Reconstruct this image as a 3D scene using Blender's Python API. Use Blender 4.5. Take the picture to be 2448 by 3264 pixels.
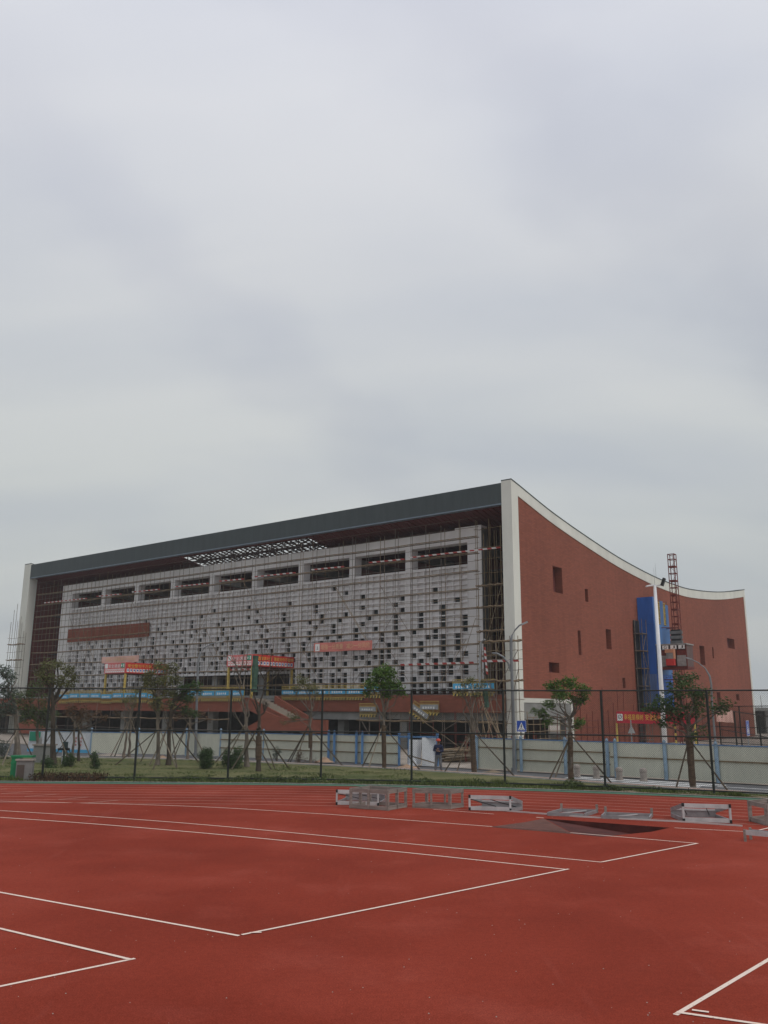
import bpy, bmesh, math, random
from mathutils import Vector, Matrix, noise
from mathutils.geometry import tessellate_polygon
R = math.radians
for o in list(bpy.data.objects): bpy.data.objects.remove(o)
sc = bpy.context.scene
# ---------------------------------------------------------------- camera
cam_d = bpy.data.cameras.new('camera'); cam = bpy.data.objects.new('camera', cam_d)
sc.collection.objects.link(cam); sc.camera = cam
cam_d.sensor_fit = 'VERTICAL'; cam_d.sensor_height = 24.0; cam_d.lens = 24.0*2734/3264
cam_d.clip_start = 0.1; cam_d.clip_end = 3000
_p, _r = R(12.97), .007
_F = Vector((0, math.cos(_p), math.sin(_p))); _R0 = Vector((1, 0, 0)); _U0 = Vector((0, -math.sin(_p), math.cos(_p)))
_R = _R0*math.cos(_r)+_U0*math.sin(_r); _U = _U0*math.cos(_r)-_R0*math.sin(_r)
_m = Matrix((( _R.x, _U.x, -_F.x), (_R.y, _U.y, -_F.y), (_R.z, _U.z, -_F.z))).to_4x4()
_m.translation = Vector((0, 0, 3.2)); cam.matrix_world = _m
# ---------------------------------------------------------------- world: overcast sky
SUN_EL, SUN_AZ = R(48), R(128)      # azimuth clockwise from +Y
w = bpy.data.worlds.new('World'); sc.world = w; w.use_nodes = True
nt = w.node_tree; nt.nodes.clear()
def N(t, nt=nt, **k):
    n = nt.nodes.new(t)
    for a, b in k.items(): setattr(n, a, b)
    return n
out = N('ShaderNodeOutputWorld'); bg = N('ShaderNodeBackground'); bg2 = N('ShaderNodeBackground'); addn = N('ShaderNodeMixShader')
sky = N('ShaderNodeTexSky'); sky.sky_type = 'NISHITA'; sky.sun_disc = False
sky.sun_elevation = SUN_EL; sky.sun_rotation = SUN_AZ; sky.air_density = 2; sky.dust_density = 4
tc = N('ShaderNodeTexCoord'); sep = N('ShaderNodeSeparateXYZ')
nt.links.new(tc.outputs['Generated'], sep.inputs[0])
zc = N('ShaderNodeMath', operation='MAXIMUM'); zc.inputs[1].default_value = 0.0; nt.links.new(sep.outputs['Z'], zc.inputs[0])
za = N('ShaderNodeMath', operation='ADD'); za.inputs[1].default_value = 0.30; nt.links.new(zc.outputs[0], za.inputs[0])
dx = N('ShaderNodeMath', operation='DIVIDE'); dy = N('ShaderNodeMath', operation='DIVIDE')
nt.links.new(sep.outputs['X'], dx.inputs[0]); nt.links.new(za.outputs[0], dx.inputs[1])
nt.links.new(sep.outputs['Y'], dy.inputs[0]); nt.links.new(za.outputs[0], dy.inputs[1])
cmb = N('ShaderNodeCombineXYZ'); nt.links.new(dx.outputs[0], cmb.inputs[0]); nt.links.new(dy.outputs[0], cmb.inputs[1])
mp = N('ShaderNodeMapping'); mp.inputs['Rotation'].default_value = (0, 0, R(-48)); mp.inputs['Scale'].default_value = (1.1, 2.6, 1)
mp.inputs['Location'].default_value = (3.1, 7.7, 0)
nt.links.new(cmb.outputs[0], mp.inputs[0])
n1 = N('ShaderNodeTexNoise'); n1.inputs['Scale'].default_value = 1.15; n1.inputs['Detail'].default_value = 3.5; n1.inputs['Roughness'].default_value = .42; n1.inputs['Distortion'].default_value = .25
nt.links.new(mp.outputs[0], n1.inputs['Vector'])
cr = N('ShaderNodeValToRGB'); e = cr.color_ramp.elements
e[0].position = .34; e[0].color = (.605, .63, .675, 1); e[1].position = .64; e[1].color = (.71, .72, .73, 1)
nt.links.new(n1.outputs['Fac'], cr.inputs[0])
# the cloud deck is thinner (brighter, slightly lilac) overhead, greyer and greener low down
cr2 = N('ShaderNodeValToRGB'); e = cr2.color_ramp.elements
e[0].position = .0; e[0].color = (.76, .79, .775, 1); e[1].position = .72; e[1].color = (1.13, 1.13, 1.19, 1)
e2 = cr2.color_ramp.elements.new(.22); e2.color = (.86, .885, .865, 1)
e3 = cr2.color_ramp.elements.new(.48); e3.color = (.99, .995, 1.01, 1)
nt.links.new(zc.outputs[0], cr2.inputs[0])
mul = N('ShaderNodeMixRGB', blend_type='MULTIPLY'); mul.inputs[0].default_value = 1
nt.links.new(cr.outputs[0], mul.inputs[1]); nt.links.new(cr2.outputs[0], mul.inputs[2])
last = mul.outputs[0]
for (px_, py_, nx_, ny_, wd_, dk_) in ((.13, .78, -.68, .73, .10, .90), (-.45, .88, -.857, .515, .08, .93), (.0, 1.72, .1, .995, .12, .96)):
    # long soft folds in the cloud deck
    sb = N('ShaderNodeVectorMath', operation='SUBTRACT'); sb.inputs[1].default_value = (px_, py_, 0); nt.links.new(cmb.outputs[0], sb.inputs[0])
    nz = N('ShaderNodeTexNoise'); nz.inputs['Scale'].default_value = 3.2; nz.inputs['Detail'].default_value = 3; nt.links.new(cmb.outputs[0], nz.inputs['Vector'])
    dt = N('ShaderNodeVectorMath', operation='DOT_PRODUCT'); dt.inputs[1].default_value = (nx_, ny_, 0); nt.links.new(sb.outputs[0], dt.inputs[0])
    am = N('ShaderNodeMath', operation='MULTIPLY_ADD'); am.inputs[1].default_value = .42; nt.links.new(nz.outputs['Fac'], am.inputs[0])
    sm = N('ShaderNodeMath', operation='SUBTRACT'); sm.inputs[1].default_value = .21; nt.links.new(dt.outputs['Value'], sm.inputs[0]); nt.links.new(sm.outputs[0], am.inputs[2])
    ab = N('ShaderNodeMath', operation='ABSOLUTE'); nt.links.new(am.outputs[0], ab.inputs[0])
    rp = N('ShaderNodeValToRGB'); rp.color_ramp.interpolation = 'EASE'; ee = rp.color_ramp.elements; ee[0].position = 0; ee[0].color = (dk_, dk_*1.005, dk_*1.03, 1); ee[1].position = wd_*1.7; ee[1].color = (1, 1, 1, 1)
    nt.links.new(ab.outputs[0], rp.inputs[0]); mm_ = N('ShaderNodeMixRGB', blend_type='MULTIPLY'); mm_.inputs[0].default_value = 1; nt.links.new(last, mm_.inputs[1]); nt.links.new(rp.outputs[0], mm_.inputs[2]); last = mm_.outputs[0]
nt.links.new(last, bg.inputs[0]); bg.inputs[1].default_value = 1.0
nt.links.new(sky.outputs[0], bg2.inputs[0]); bg2.inputs[1].default_value = .08
addn.inputs[0].default_value = .05
nt.links.new(bg.outputs[0], addn.inputs[1]); nt.links.new(bg2.outputs[0], addn.inputs[2]); nt.links.new(addn.outputs[0], out.inputs[0])
# ---------------------------------------------------------------- sun behind the cloud
sd = bpy.data.lights.new('sun', 'SUN'); sd.energy = .9; sd.angle = R(18); sd.color = (1, .965, .9)
so = bpy.data.objects.new('sun', sd); sc.collection.objects.link(so)
sdir = Vector((math.sin(SUN_AZ)*math.cos(SUN_EL), math.cos(SUN_AZ)*math.cos(SUN_EL), math.sin(SUN_EL)))
so.rotation_euler = sdir.to_track_quat('Z', 'Y').to_euler(); so.location = sdir*60
sc.view_settings.view_transform = 'Standard'; sc.view_settings.look = 'None'; sc.view_settings.exposure = 0.0; sc.view_settings.gamma = 1
sc.view_settings.use_curve_mapping = False
sc.cycles.max_bounces = 6; sc.cycles.transparent_max_bounces = 12
try: sc.cycles.volume_bounces = 0
except Exception: pass
# ================================================================ materials
def mat(name, col, rough=.8, metal=0, var=.12, scale=1.5, detail=4, bump=0, bscale=30, col2=None, spec=.3, kind=None, stretch=None, lo=.35, hi=.65):
    m = bpy.data.materials.new(name); m.use_nodes = True; t = m.node_tree; t.nodes.clear()
    o = N('ShaderNodeOutputMaterial', t); b = N('ShaderNodeBsdfPrincipled', t)
    t.links.new(b.outputs[0], o.inputs[0])
    b.inputs['Roughness'].default_value = rough; b.inputs['Metallic'].default_value = metal
    b.inputs['Specular IOR Level'].default_value = spec
    tc = N('ShaderNodeTexCoord', t); mpn = N('ShaderNodeMapping', t)
    if stretch: mpn.inputs['Scale'].default_value = stretch
    t.links.new(tc.outputs['Object'], mpn.inputs[0])
    n = N('ShaderNodeTexNoise', t); n.inputs['Scale'].default_value = scale; n.inputs['Detail'].default_value = detail; n.inputs['Roughness'].default_value = .6
    t.links.new(mpn.outputs[0], n.inputs['Vector'])
    r = N('ShaderNodeValToRGB', t); e = r.color_ramp.elements
    e[0].position = lo; e[1].position = hi
    c2 = col2 or tuple(min(1, c*(1+var)) for c in col)
    c1 = col if col2 else tuple(c*(1-var) for c in col)
    e[0].color = (*c1, 1); e[1].color = (*c2, 1)
    src = n.outputs['Fac']
    t.links.new(src, r.inputs[0]); last = r.outputs[0]
    if kind == 'leaf':
        g = N('ShaderNodeNewGeometry', t); hs = N('ShaderNodeHueSaturation', t)
        mr = N('ShaderNodeMapRange', t); mr.inputs['To Min'].default_value = .55; mr.inputs['To Max'].default_value = 1.5
        t.links.new(g.outputs['Random Per Island'], mr.inputs['Value']); t.links.new(mr.outputs[0], hs.inputs['Value'])
        mh = N('ShaderNodeMapRange', t); mh.inputs['To Min'].default_value = .485; mh.inputs['To Max'].default_value = .515
        mm = N('ShaderNodeMath', t, operation='FRACT'); mx = N('ShaderNodeMath', t, operation='MULTIPLY'); mx.inputs[1].default_value = 7.3
        t.links.new(g.outputs['Random Per Island'], mx.inputs[0]); t.links.new(mx.outputs[0], mm.inputs[0]); t.links.new(mm.outputs[0], mh.inputs['Value'])
        t.links.new(mh.outputs[0], hs.inputs['Hue']); t.links.new(last, hs.inputs['Color']); last = hs.outputs[0]
        b.inputs['Subsurface Weight'].default_value = 0
        tr = N('ShaderNodeBsdfTranslucent', t); mxs = N('ShaderNodeMixShader', t); mxs.inputs[0].default_value = .3
        t.links.new(last, tr.inputs[0]); t.links.new(b.outputs[0], mxs.inputs[1]); t.links.new(tr.outputs[0], mxs.inputs[2]); t.links.new(mxs.outputs[0], o.inputs[0])
    if kind == 'brick':   # tiny facing tiles: works on walls facing either way
        s = N('ShaderNodeSeparateXYZ', t); a = N('ShaderNodeMath', t, operation='ADD'); cb = N('ShaderNodeCombineXYZ', t)
        t.links.new(tc.outputs['Object'], s.inputs[0]); t.links.new(s.outputs['X'], a.inputs[0]); t.links.new(s.outputs['Y'], a.inputs[1])
        t.links.new(a.outputs[0], cb.inputs[0]); t.links.new(s.outputs['Z'], cb.inputs[1])
        bk = N('ShaderNodeTexBrick', t); bk.inputs['Scale'].default_value = 1.0; bk.inputs['Brick Width'].default_value = .5; bk.inputs['Row Height'].default_value = .14
        bk.inputs['Mortar Size'].default_value = .012; bk.inputs['Color1'].default_value = (.86, .86, .86, 1); bk.inputs['Color2'].default_value = (1.12, 1.1, 1.1, 1); bk.inputs['Mortar'].default_value = (.72, .74, .76, 1)
        t.links.new(cb.outputs[0], bk.inputs['Vector'])
        ml = N('ShaderNodeMixRGB', t, blend_type='MULTIPLY'); ml.inputs[0].default_value = .8
        t.links.new(last, ml.inputs[1]); t.links.new(bk.outputs['Color'], ml.inputs[2]); last = ml.outputs[0]
        # rain streaks running down
        mp2 = N('ShaderNodeMapping', t); mp2.inputs['Scale'].default_value = (2.2, .05, 1); t.links.new(cb.outputs[0], mp2.inputs[0])
        n3 = N('ShaderNodeTexNoise', t); n3.inputs['Scale'].default_value = 1.0; n3.inputs['Detail'].default_value = 5; t.links.new(mp2.outputs[0], n3.inputs['Vector'])
        r3 = N('ShaderNodeValToRGB', t); e3 = r3.color_ramp.elements; e3[0].position = .3; e3[0].color = (.91, .90, .90, 1); e3[1].position = .62; e3[1].color = (1.04, 1.04, 1.04, 1)
        t.links.new(n3.outputs['Fac'], r3.inputs[0]); ml2 = N('ShaderNodeMixRGB', t, blend_type='MULTIPLY'); ml2.inputs[0].default_value = .8
        t.links.new(last, ml2.inputs[1]); t.links.new(r3.outputs[0], ml2.inputs[2]); last = ml2.outputs[0]
    t.links.new(last, b.inputs['Base Color'])
    if bump:
        nb = N('ShaderNodeTexNoise', t); nb.inputs['Scale'].default_value = bscale; nb.inputs['Detail'].default_value = 3
        t.links.new(mpn.outputs[0], nb.inputs['Vector'])
        bp = N('ShaderNodeBump', t); bp.inputs['Strength'].default_value = bump; bp.inputs['Distance'].default_value = .02
        t.links.new(nb.outputs['Fac'], bp.inputs['Height']); t.links.new(bp.outputs[0], b.inputs['Normal'])
    return m
M = {}
M['brick'] = mat('brick_red', (.255, .080, .050), .85, var=.10, scale=.12, detail=6, kind='brick')
M['brick_dark'] = mat('red_cladding', (.15, .030, .025), .8, var=.12, scale=.6)
M['inner_red'] = mat('inner_red', (.15, .038, .034), .8, var=.15, scale=.5)
M['soffit'] = mat('soffit_maroon', (.12, .028, .026), .7, var=.2, scale=1, stretch=(8, .4, 1))
M['slate'] = mat('slate_metal', (.050, .064, .068), .6, .0, var=.10, scale=.5, stretch=(3, .5, .5), spec=.4)
M['drip'] = mat('drip_edge', (.17, .21, .26), .4, .3)
M['white'] = mat('off_white_render', (.70, .70, .64), .8, var=.07, scale=.5, detail=6, stretch=(1, 1, .35))
M['lattice'] = mat('lattice_render', (.76, .745, .75), .85, var=.10, scale=.35, detail=7)
M['panel'] = mat('panel_render', (.80, .785, .79), .85, var=.12, scale=.5, detail=7)
M['concrete'] = mat('grey_concrete', (.27, .27, .26), .9, var=.18, scale=.8, detail=6, bump=.2)
M['conc_dark'] = mat('dark_concrete_grey', (.17, .17, .165), .9, var=.2, scale=.8, detail=6)  # a darker grey than the plain concrete
M['deep'] = mat('dim_interior', (.10, .09, .085), .9, var=.4, scale=.7)
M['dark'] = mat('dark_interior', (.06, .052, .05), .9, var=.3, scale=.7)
M['glass'] = mat('dark_window_glass', (.022, .026, .028), .35, 0, var=.5, scale=1.2, spec=.2)
M['frame'] = mat('teal_window_frame', (.05, .075, .08), .5)
M['bamboo'] = mat('bamboo_pole', (.24, .175, .11), .8, var=.35, scale=2.5)
M['bamboo_y'] = mat('ochre_bamboo_pole', (.20, .145, .08), .8, var=.3, scale=2)
M['steel'] = mat('rusty_scaffold_steel', (.19, .155, .13), .7, .2, var=.35, scale=3)
M['plank'] = mat('weathered_plank', (.20, .155, .11), .85, var=.35, scale=3)
M['rust'] = mat('rust_red_paint', (.16, .032, .024), .6, .1, var=.3, scale=5)
M['truss'] = mat('truss_maroon', (.05, .028, .025), .6, .1)
M['red'] = mat('red_banner_cloth', (.58, .045, .04), .75, var=.10, scale=1.2)
M['crimson'] = mat('crimson_banner_cloth', (.50, .035, .055), .75, var=.10, scale=1.2)
M['pinkred'] = mat('faded_red_banner_cloth', (.60, .20, .17), .8, var=.10, scale=1.2)
M['rose'] = mat('rose_banner_cloth', (.62, .17, .17), .8, var=.10, scale=1.2)
M['pale'] = mat('sun_bleached_banner_cloth', (.66, .40, .34), .8, var=.08, scale=1.2)
M['ytext'] = mat('yellow_lettering', (.80, .55, .10), .6, var=.05)
M['ytext2'] = mat('pale_yellow_lettering', (.72, .50, .28), .6, var=.05)
M['wtext'] = mat('white_lettering', (.8, .8, .78), .6, var=.05)
M['grtext'] = mat('grey_lettering', (.2, .2, .22), .6, var=.05)
M['green_sign'] = mat('green_sign', (.03, .28, .17), .5, var=.05)
M['yellow'] = mat('yellow_paint', (.50, .37, .10), .6, var=.2, scale=3)
M['black'] = mat('black_paint', (.02, .02, .02), .5)
M['blue_sheet'] = mat('blue_board', (.022, .11, .42), .55, var=.22, scale=.5, detail=7, stretch=(1, 1, .3))
M['blue_lit'] = mat('sunlit_blue_board', (.06, .16, .38), .55, var=.25, scale=.7, detail=7, stretch=(1, 1, .3))  # blue boards again, paler: sun on the tower's outer face put into the colour
M['blue_dirty'] = mat('dirty_blue_board', (.09, .15, .32), .7, var=.3, scale=1.2, detail=7, stretch=(2, 2, .2))
M['sky_sign'] = mat('light_blue_sign', (.09, .40, .66), .5, var=.08)
M['sign_blue'] = mat('traffic_sign_blue', (.02, .08, .42), .4, var=.03)
M['white_paint'] = mat('white_paint', (.78, .78, .80), .45, var=.05)
M['strw'] = mat('stripe_white', (.55, .52, .50), .6, var=.08)
M['strr'] = mat('stripe_red', (.32, .04, .035), .6, var=.08)
M['hoard'] = mat('cream_hoarding_sheet', (.64, .64, .53), .6, var=.10, scale=.8, detail=7, stretch=(1, 1, .4))
M['hoard_w'] = mat('white_poster_hoarding', (.66, .68, .70), .6, var=.05)
M['post_blue'] = mat('blue_hoarding_post', (.10, .22, .42), .55, var=.25, scale=4)
M['post_lblue'] = mat('faded_blue_post', (.24, .34, .44), .6, var=.2, scale=4)
M['mesh_green'] = mat('dark_green_wire', (.030, .038, .032), .6, .1)
M['fence_post'] = mat('dark_green_fence_steel', (.022, .027, .024), .5, .1, var=.2, scale=4)
M['galv'] = mat('galvanised_steel', (.33, .34, .35), .45, .5, var=.15, scale=4)
M['lamp_grey'] = mat('grey_lamp_steel', (.20, .21, .22), .5, .2, var=.12, scale=2)
M['alu'] = mat('aluminium_board', (.56, .58, .58), .45, .35, var=.14, scale=3, detail=6)
M['greywood'] = mat('weathered_grey_board', (.25, .215, .19), .85, var=.25, scale=3, detail=7, stretch=(.6, .6, 5))
M['bark'] = mat('grey_brown_bark', (.155, .13, .105), .95, var=.4, scale=5, detail=7, bump=.5, bscale=14, stretch=(1, 1, .3))
M['bark_d'] = mat('dark_bark', (.07, .055, .042), .95, var=.4, scale=5, detail=7, bump=.5, bscale=14, stretch=(1, 1, .3))
M['wrap'] = mat('straw_trunk_wrap', (.10, .068, .045), .95, var=.35, scale=6, bump=.5, bscale=18, stretch=(1, 1, 3))
M['netg'] = mat('green_shade_net', (.055, .105, .078), .9, var=.3, scale=6)
M['stake'] = mat('timber_stake', (.10, .078, .055), .9, var=.4, scale=3)
M['stake_l'] = mat('pale_timber_stake', (.24, .20, .15), .9, var=.3, scale=3)
M['leaf_b'] = mat('bright_green_leaves', (.085, .155, .028), .6, var=.3, scale=.9, kind='leaf')
M['leaf_m'] = mat('mid_green_leaves', (.085, .115, .042), .6, var=.3, scale=.9, kind='leaf')
M['leaf_d'] = mat('dark_green_leaves', (.060, .105, .032), .6, var=.3, scale=.9, kind='leaf')
M['leaf_o'] = mat('olive_brown_leaves', (.14, .145, .060), .7, var=.3, scale=.9, kind='leaf')
M['leaf_r'] = mat('reddish_brown_leaves', (.13, .075, .045), .7, var=.3, scale=.9, kind='leaf')
M['leaf_g'] = mat('grey_green_leaves', (.095, .12, .09), .7, var=.3, scale=.9, kind='leaf')
M['grass_b'] = mat('grass_blades', (.105, .135, .038), .8, var=.35, scale=.5, kind='leaf')
M['hedge_r'] = mat('red_leaf_hedge', (.10, .058, .036), .8, var=.3, scale=.8, kind='leaf')
M['skin'] = mat('skin', (.28, .16, .11), .6); M['navy'] = mat('navy_jacket', (.018, .025, .07), .8, var=.2, scale=6)
M['trous'] = mat('grey_trousers', (.16, .165, .18), .85, var=.2, scale=6); M['helmet'] = mat('orange_red_helmet', (.62, .08, .04), .35)
M['shoe'] = mat('dark_shoes', (.03, .03, .03), .7)
M['bin_green'] = mat('green_bin_plastic', (.02, .22, .09), .5, var=.1); M['bin_grey'] = mat('grey_bin_stone', (.20, .19, .185), .8, var=.12, scale=4)
M['bin_brown'] = mat('brown_bin_panel', (.10, .075, .065), .8)
M['stone'] = mat('pale_stone', (.33, .29, .26), .9, var=.15, scale=6, bump=.3)
M['brass'] = mat('orange_steel', (.45, .14, .03), .6)
M['cage'] = mat('hoist_cage_grey', (.30, .29, .28), .6, .1, var=.2, scale=3); M['cage_d'] = mat('hoist_mesh_dark', (.13, .085, .08), .8)
M['orange'] = mat('pale_orange_paint', (.62, .30, .18), .6)
M['pave_line'] = mat('road_marking_white', (.74, .74, .72), .8, var=.12, scale=3)
M['kerb_alu'] = mat('white_track_kerb', (.52, .47, .45), .5, var=.08)
# track, with a rubber-granule grain, faded patches and rinse marks
def track_mat():
    m = mat('red_rubber_track', (.256, .0405, .0225), .95, var=.10, scale=.16, detail=7, spec=.05, lo=.3, hi=.7)
    t = m.node_tree; b = [n for n in t.nodes if n.type == 'BSDF_PRINCIPLED'][0]
    src = b.inputs['Base Color'].links[0].from_socket
    tc = [n for n in t.nodes if n.type == 'TEX_COORD'][0]
    def layer(scale, c0, c1, p0, p1, detail=3, st=None, rough=.6):
        nonlocal src
        n = N('ShaderNodeTexNoise', t); n.inputs['Scale'].default_value = scale; n.inputs['Detail'].default_value = detail; n.inputs['Roughness'].default_value = rough
        if st:
            mm = N('ShaderNodeMapping', t); mm.inputs['Scale'].default_value = st; mm.inputs['Rotation'].default_value = (0, 0, .6); t.links.new(tc.outputs['Object'], mm.inputs[0]); t.links.new(mm.outputs[0], n.inputs['Vector'])
        else: t.links.new(tc.outputs['Object'], n.inputs['Vector'])
        r = N('ShaderNodeValToRGB', t); e = r.color_ramp.elements; e[0].position = p0; e[1].position = p1; e[0].color = (*c0, 1); e[1].color = (*c1, 1)
        t.links.new(n.outputs['Fac'], r.inputs[0])
        x = N('ShaderNodeMixRGB', t, blend_type='MULTIPLY'); x.inputs[0].default_value = 1; t.links.new(src, x.inputs[1]); t.links.new(r.outputs[0], x.inputs[2]); src = x.outputs[0]
    layer(55, (.80, .78, .78), (1.22, 1.24, 1.26), .36, .64, 2)          # granules
    layer(12, (.93, .92, .92), (1.07, 1.08, 1.09), .35, .65, 3)
    layer(.55, (1, 1, 1), (1.16, 1.38, 1.55), .53, .74, 6)
    layer(.16, (1, 1, 1), (1.08, 1.22, 1.30), .50, .66, 7)           # dusty patches
    layer(1.3, (1, 1, 1), (1.12, 1.34, 1.55), .62, .72, 8, (1, .12, 1))  # thin scuffs
    layer(.22, (.87, .85, .85), (1.0, 1.0, 1.0), .38, .55, 5)
    layer(.07, (.92, .90, .90), (1.08, 1.14, 1.18), .35, .65, 4)
    t.links.new(src, b.inputs['Base Color'])
    nb = N('ShaderNodeTexNoise', t); nb.inputs['Scale'].default_value = 70; t.links.new(tc.outputs['Object'], nb.inputs['Vector'])
    bp = N('ShaderNodeBump', t); bp.inputs['Strength'].default_value = .35; bp.inputs['Distance'].default_value = .01
    t.links.new(nb.outputs['Fac'], bp.inputs['Height']); t.links.new(bp.outputs[0], b.inputs['Normal'])
    return m
M['track'] = track_mat()
M['line'] = mat('track_line_paint', (.55, .33, .26), .85, col2=(.82, .66, .56), scale=22, detail=5, lo=.30, hi=.44)
M['line_f'] = mat('worn_lane_paint', (.50, .27, .21), .9, var=.14, scale=3, detail=6)
M['pitbrown'] = mat('bare_brown_rubber', (.135, .058, .044), .95, var=.22, scale=1.6, detail=6)
M['pitdark'] = mat('shaded_pit_rubber', (.085, .022, .018), .95, var=.3, scale=1.6, detail=6)  # old maroon base, darkened further to stand in for recess shade
M['green_strip'] = mat('green_rubber_edge', (.075, .175, .115), .9, var=.12, scale=2)
M['lawn'] = mat('lawn', (.085, .105, .030), .95, col2=(.19, .175, .075), scale=.45, detail=8, bump=.4)
M['soil'] = mat('dry_soil', (.20, .145, .09), .95, col2=(.30, .24, .17), scale=1.2, detail=8, bump=.3)
M['pave'] = mat('pink_paving', (.46, .30, .24), .9, var=.14, scale=2.5, detail=7)
M['road'] = mat('grey_asphalt', (.13, .13, .135), .9, var=.14, scale=1.5, detail=7)
M['site'] = mat('dusty_site_ground', (.36, .31, .26), .95, var=.25, scale=.5, detail=8)
M['earth'] = mat('distant_ground', (.16, .15, .10), .95, var=.2, scale=.05, detail=6)
M['kerb'] = mat('pale_kerb_concrete', (.40, .40, .37), .9, var=.15, scale=3)
M['sand'] = mat('orange_sand_heap', (.42, .28, .19), .95, var=.2, scale=3, detail=7)

# ================================================================ geometry helpers
ORI = Vector((9.62366, 69.33531, 0)); UX = Vector((-.790155, .612907, 0)); VX = Vector((.612907, .790155, 0))
BM = Matrix(((UX.x, VX.x, 0, ORI.x), (UX.y, VX.y, 0, ORI.y), (0, 0, 1, 0), (0, 0, 0, 1)))
BROT = math.atan2(-.612907, .790155)
def B(u, v, z=0): return ORI+UX*u+VX*v+Vector((0, 0, z))
WM = {}
class MB:
    def __init__(s, T=None): s.v = []; s.f = []; s.m = []; s.T = T
    def add(s, pts, faces, mi=0):
        n = len(s.v)
        for p in pts:
            p = Vector(p); s.v.append(s.T @ p if s.T else p)
        for f in faces: s.f.append([n+i for i in f]); s.m.append(mi)
        return s
    def box(s, x0, x1, y0, y1, z0, z1, mi=0):
        return s.add([(x, y, z) for x in (x0, x1) for y in (y0, y1) for z in (z0, z1)],
                     [(0, 1, 3, 2), (4, 6, 7, 5), (0, 4, 5, 1), (2, 3, 7, 6), (0, 2, 6, 4), (1, 5, 7, 3)], mi)
    def bar(s, p, q, w, h, mi=0, up=(0, 0, 1)):
        p = Vector(p); q = Vector(q); d = (q-p).normalized(); up = Vector(up)
        a = d.cross(up)
        if a.length < 1e-3: a = d.cross(Vector((0, 1, 0)))
        a.normalize(); b = a.cross(d).normalized(); a *= w/2; b *= h/2
        return s.add([p-a-b, p-a+b, p+a-b, p+a+b, q-a-b, q-a+b, q+a-b, q+a+b],
                     [(0, 1, 3, 2), (4, 6, 7, 5), (0, 4, 5, 1), (2, 3, 7, 6), (0, 2, 6, 4), (1, 5, 7, 3)], mi)
    def chain(s, pts, rad, n=6, mi=0, cap=True):
        pts = [Vector(p) for p in pts]; k = len(pts); V = []; ref = Vector((.31, .17, .93))
        if not hasattr(rad, '__len__'): rad = [rad]*k
        for i, p in enumerate(pts):
            d = (pts[min(i+1, k-1)]-pts[max(i-1, 0)]).normalized()
            a = d.cross(Vector((1, 0, 0)) if abs(d.z) > .8 else Vector((0, 0, 1))).normalized(); b = d.cross(a)
            for j in range(n):
                t = 2*math.pi*j/n; V.append(p+(a*math.cos(t)+b*math.sin(t))*rad[i])
        F = [(i*n+j, i*n+(j+1) % n, (i+1)*n+(j+1) % n, (i+1)*n+j) for i in range(k-1) for j in range(n)]
        if cap: F += [tuple(range(n))[::-1], tuple((k-1)*n+j for j in range(n))]
        return s.add(V, F, mi)
    def tube(s, p, q, r0, r1=None, n=6, mi=0): return s.chain([p, q], [r0, r1 if r1 is not None else r0], n, mi)
    def poly(s, pts, mi=0): return s.add(pts, [tuple(range(len(pts)))], mi)
    def extr(s, pts, d, mi=0):
        n = len(pts); d = Vector(d); P = [Vector(p) for p in pts]; P2 = [p+d for p in P]
        return s.add(P+P2, [tuple(range(n)), tuple(range(2*n-1, n-1, -1))]+[(i, (i+1) % n, n+(i+1) % n, n+i) for i in range(n)], mi)
    def mesh(s, name, mats, inv=Matrix.Identity(4), fix=True, smooth=False):
        me = bpy.data.meshes.new(name); me.from_pydata([inv @ v for v in s.v], [], s.f)
        for m in (mats if isinstance(mats, (list, tuple)) else [mats]): me.materials.append(M[m] if isinstance(m, str) else m)
        me.polygons.foreach_set('material_index', s.m)
        if smooth: me.polygons.foreach_set('use_smooth', [True]*len(s.f))
        if fix:
            bm = bmesh.new(); bm.from_mesh(me); bmesh.ops.recalc_face_normals(bm, faces=bm.faces); bm.to_mesh(me); bm.free()
        me.update(); return me
def part(name, mb, mats, parent, label=None, fix=True, smooth=False, kind=None):
    W = WM[parent.name]
    me = mb.mesh(name, mats, W.inverted(), fix, smooth)
    o = bpy.data.objects.new(name, me); sc.collection.objects.link(o); o.parent = parent; WM[o.name] = W.copy()
    if label: o['label'] = label
    if kind: o['kind'] = kind
    return o
def inst(name, me, parent, world_pos, label=None):
    W = WM[parent.name]; o = bpy.data.objects.new(name, me); sc.collection.objects.link(o); o.parent = parent
    o.location = W.inverted() @ Vector(world_pos); WM[o.name] = W @ Matrix.Translation(o.location)
    if label: o['label'] = label
    return o
def tag(o, label, cat, group=None, kind=None):
    if label: o['label'] = label
    if cat: o['category'] = cat
    if group: o['group'] = group
    if kind: o['kind'] = kind
    return o
def thing(name, label, cat, loc, rot=0, group=None):
    o = bpy.data.objects.new(name, None); sc.collection.objects.link(o); o.empty_display_size = .5
    o.location = loc; o.rotation_euler = (0, 0, rot); WM[o.name] = Matrix.Translation(Vector(loc)) @ Matrix.Rotation(rot, 4, 'Z')
    return tag(o, label, cat, group)
def solo(name, mb, mats, label, cat, group=None, rot=0, fix=True, smooth=False, kind=None, origin=None):
    if origin is None:
        xs = [v.x for v in mb.v]; ys = [v.y for v in mb.v]; zs = [v.z for v in mb.v]
        origin = Vector(((min(xs)+max(xs))/2, (min(ys)+max(ys))/2, min(zs)))
    W = Matrix.Translation(Vector(origin)) @ Matrix.Rotation(rot, 4, 'Z')
    me = mb.mesh(name, mats, W.inverted(), fix, smooth)
    o = bpy.data.objects.new(name, me); sc.collection.objects.link(o); o.location = origin; o.rotation_euler = (0, 0, rot); WM[o.name] = W
    return tag(o, label, cat, group, kind)
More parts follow.
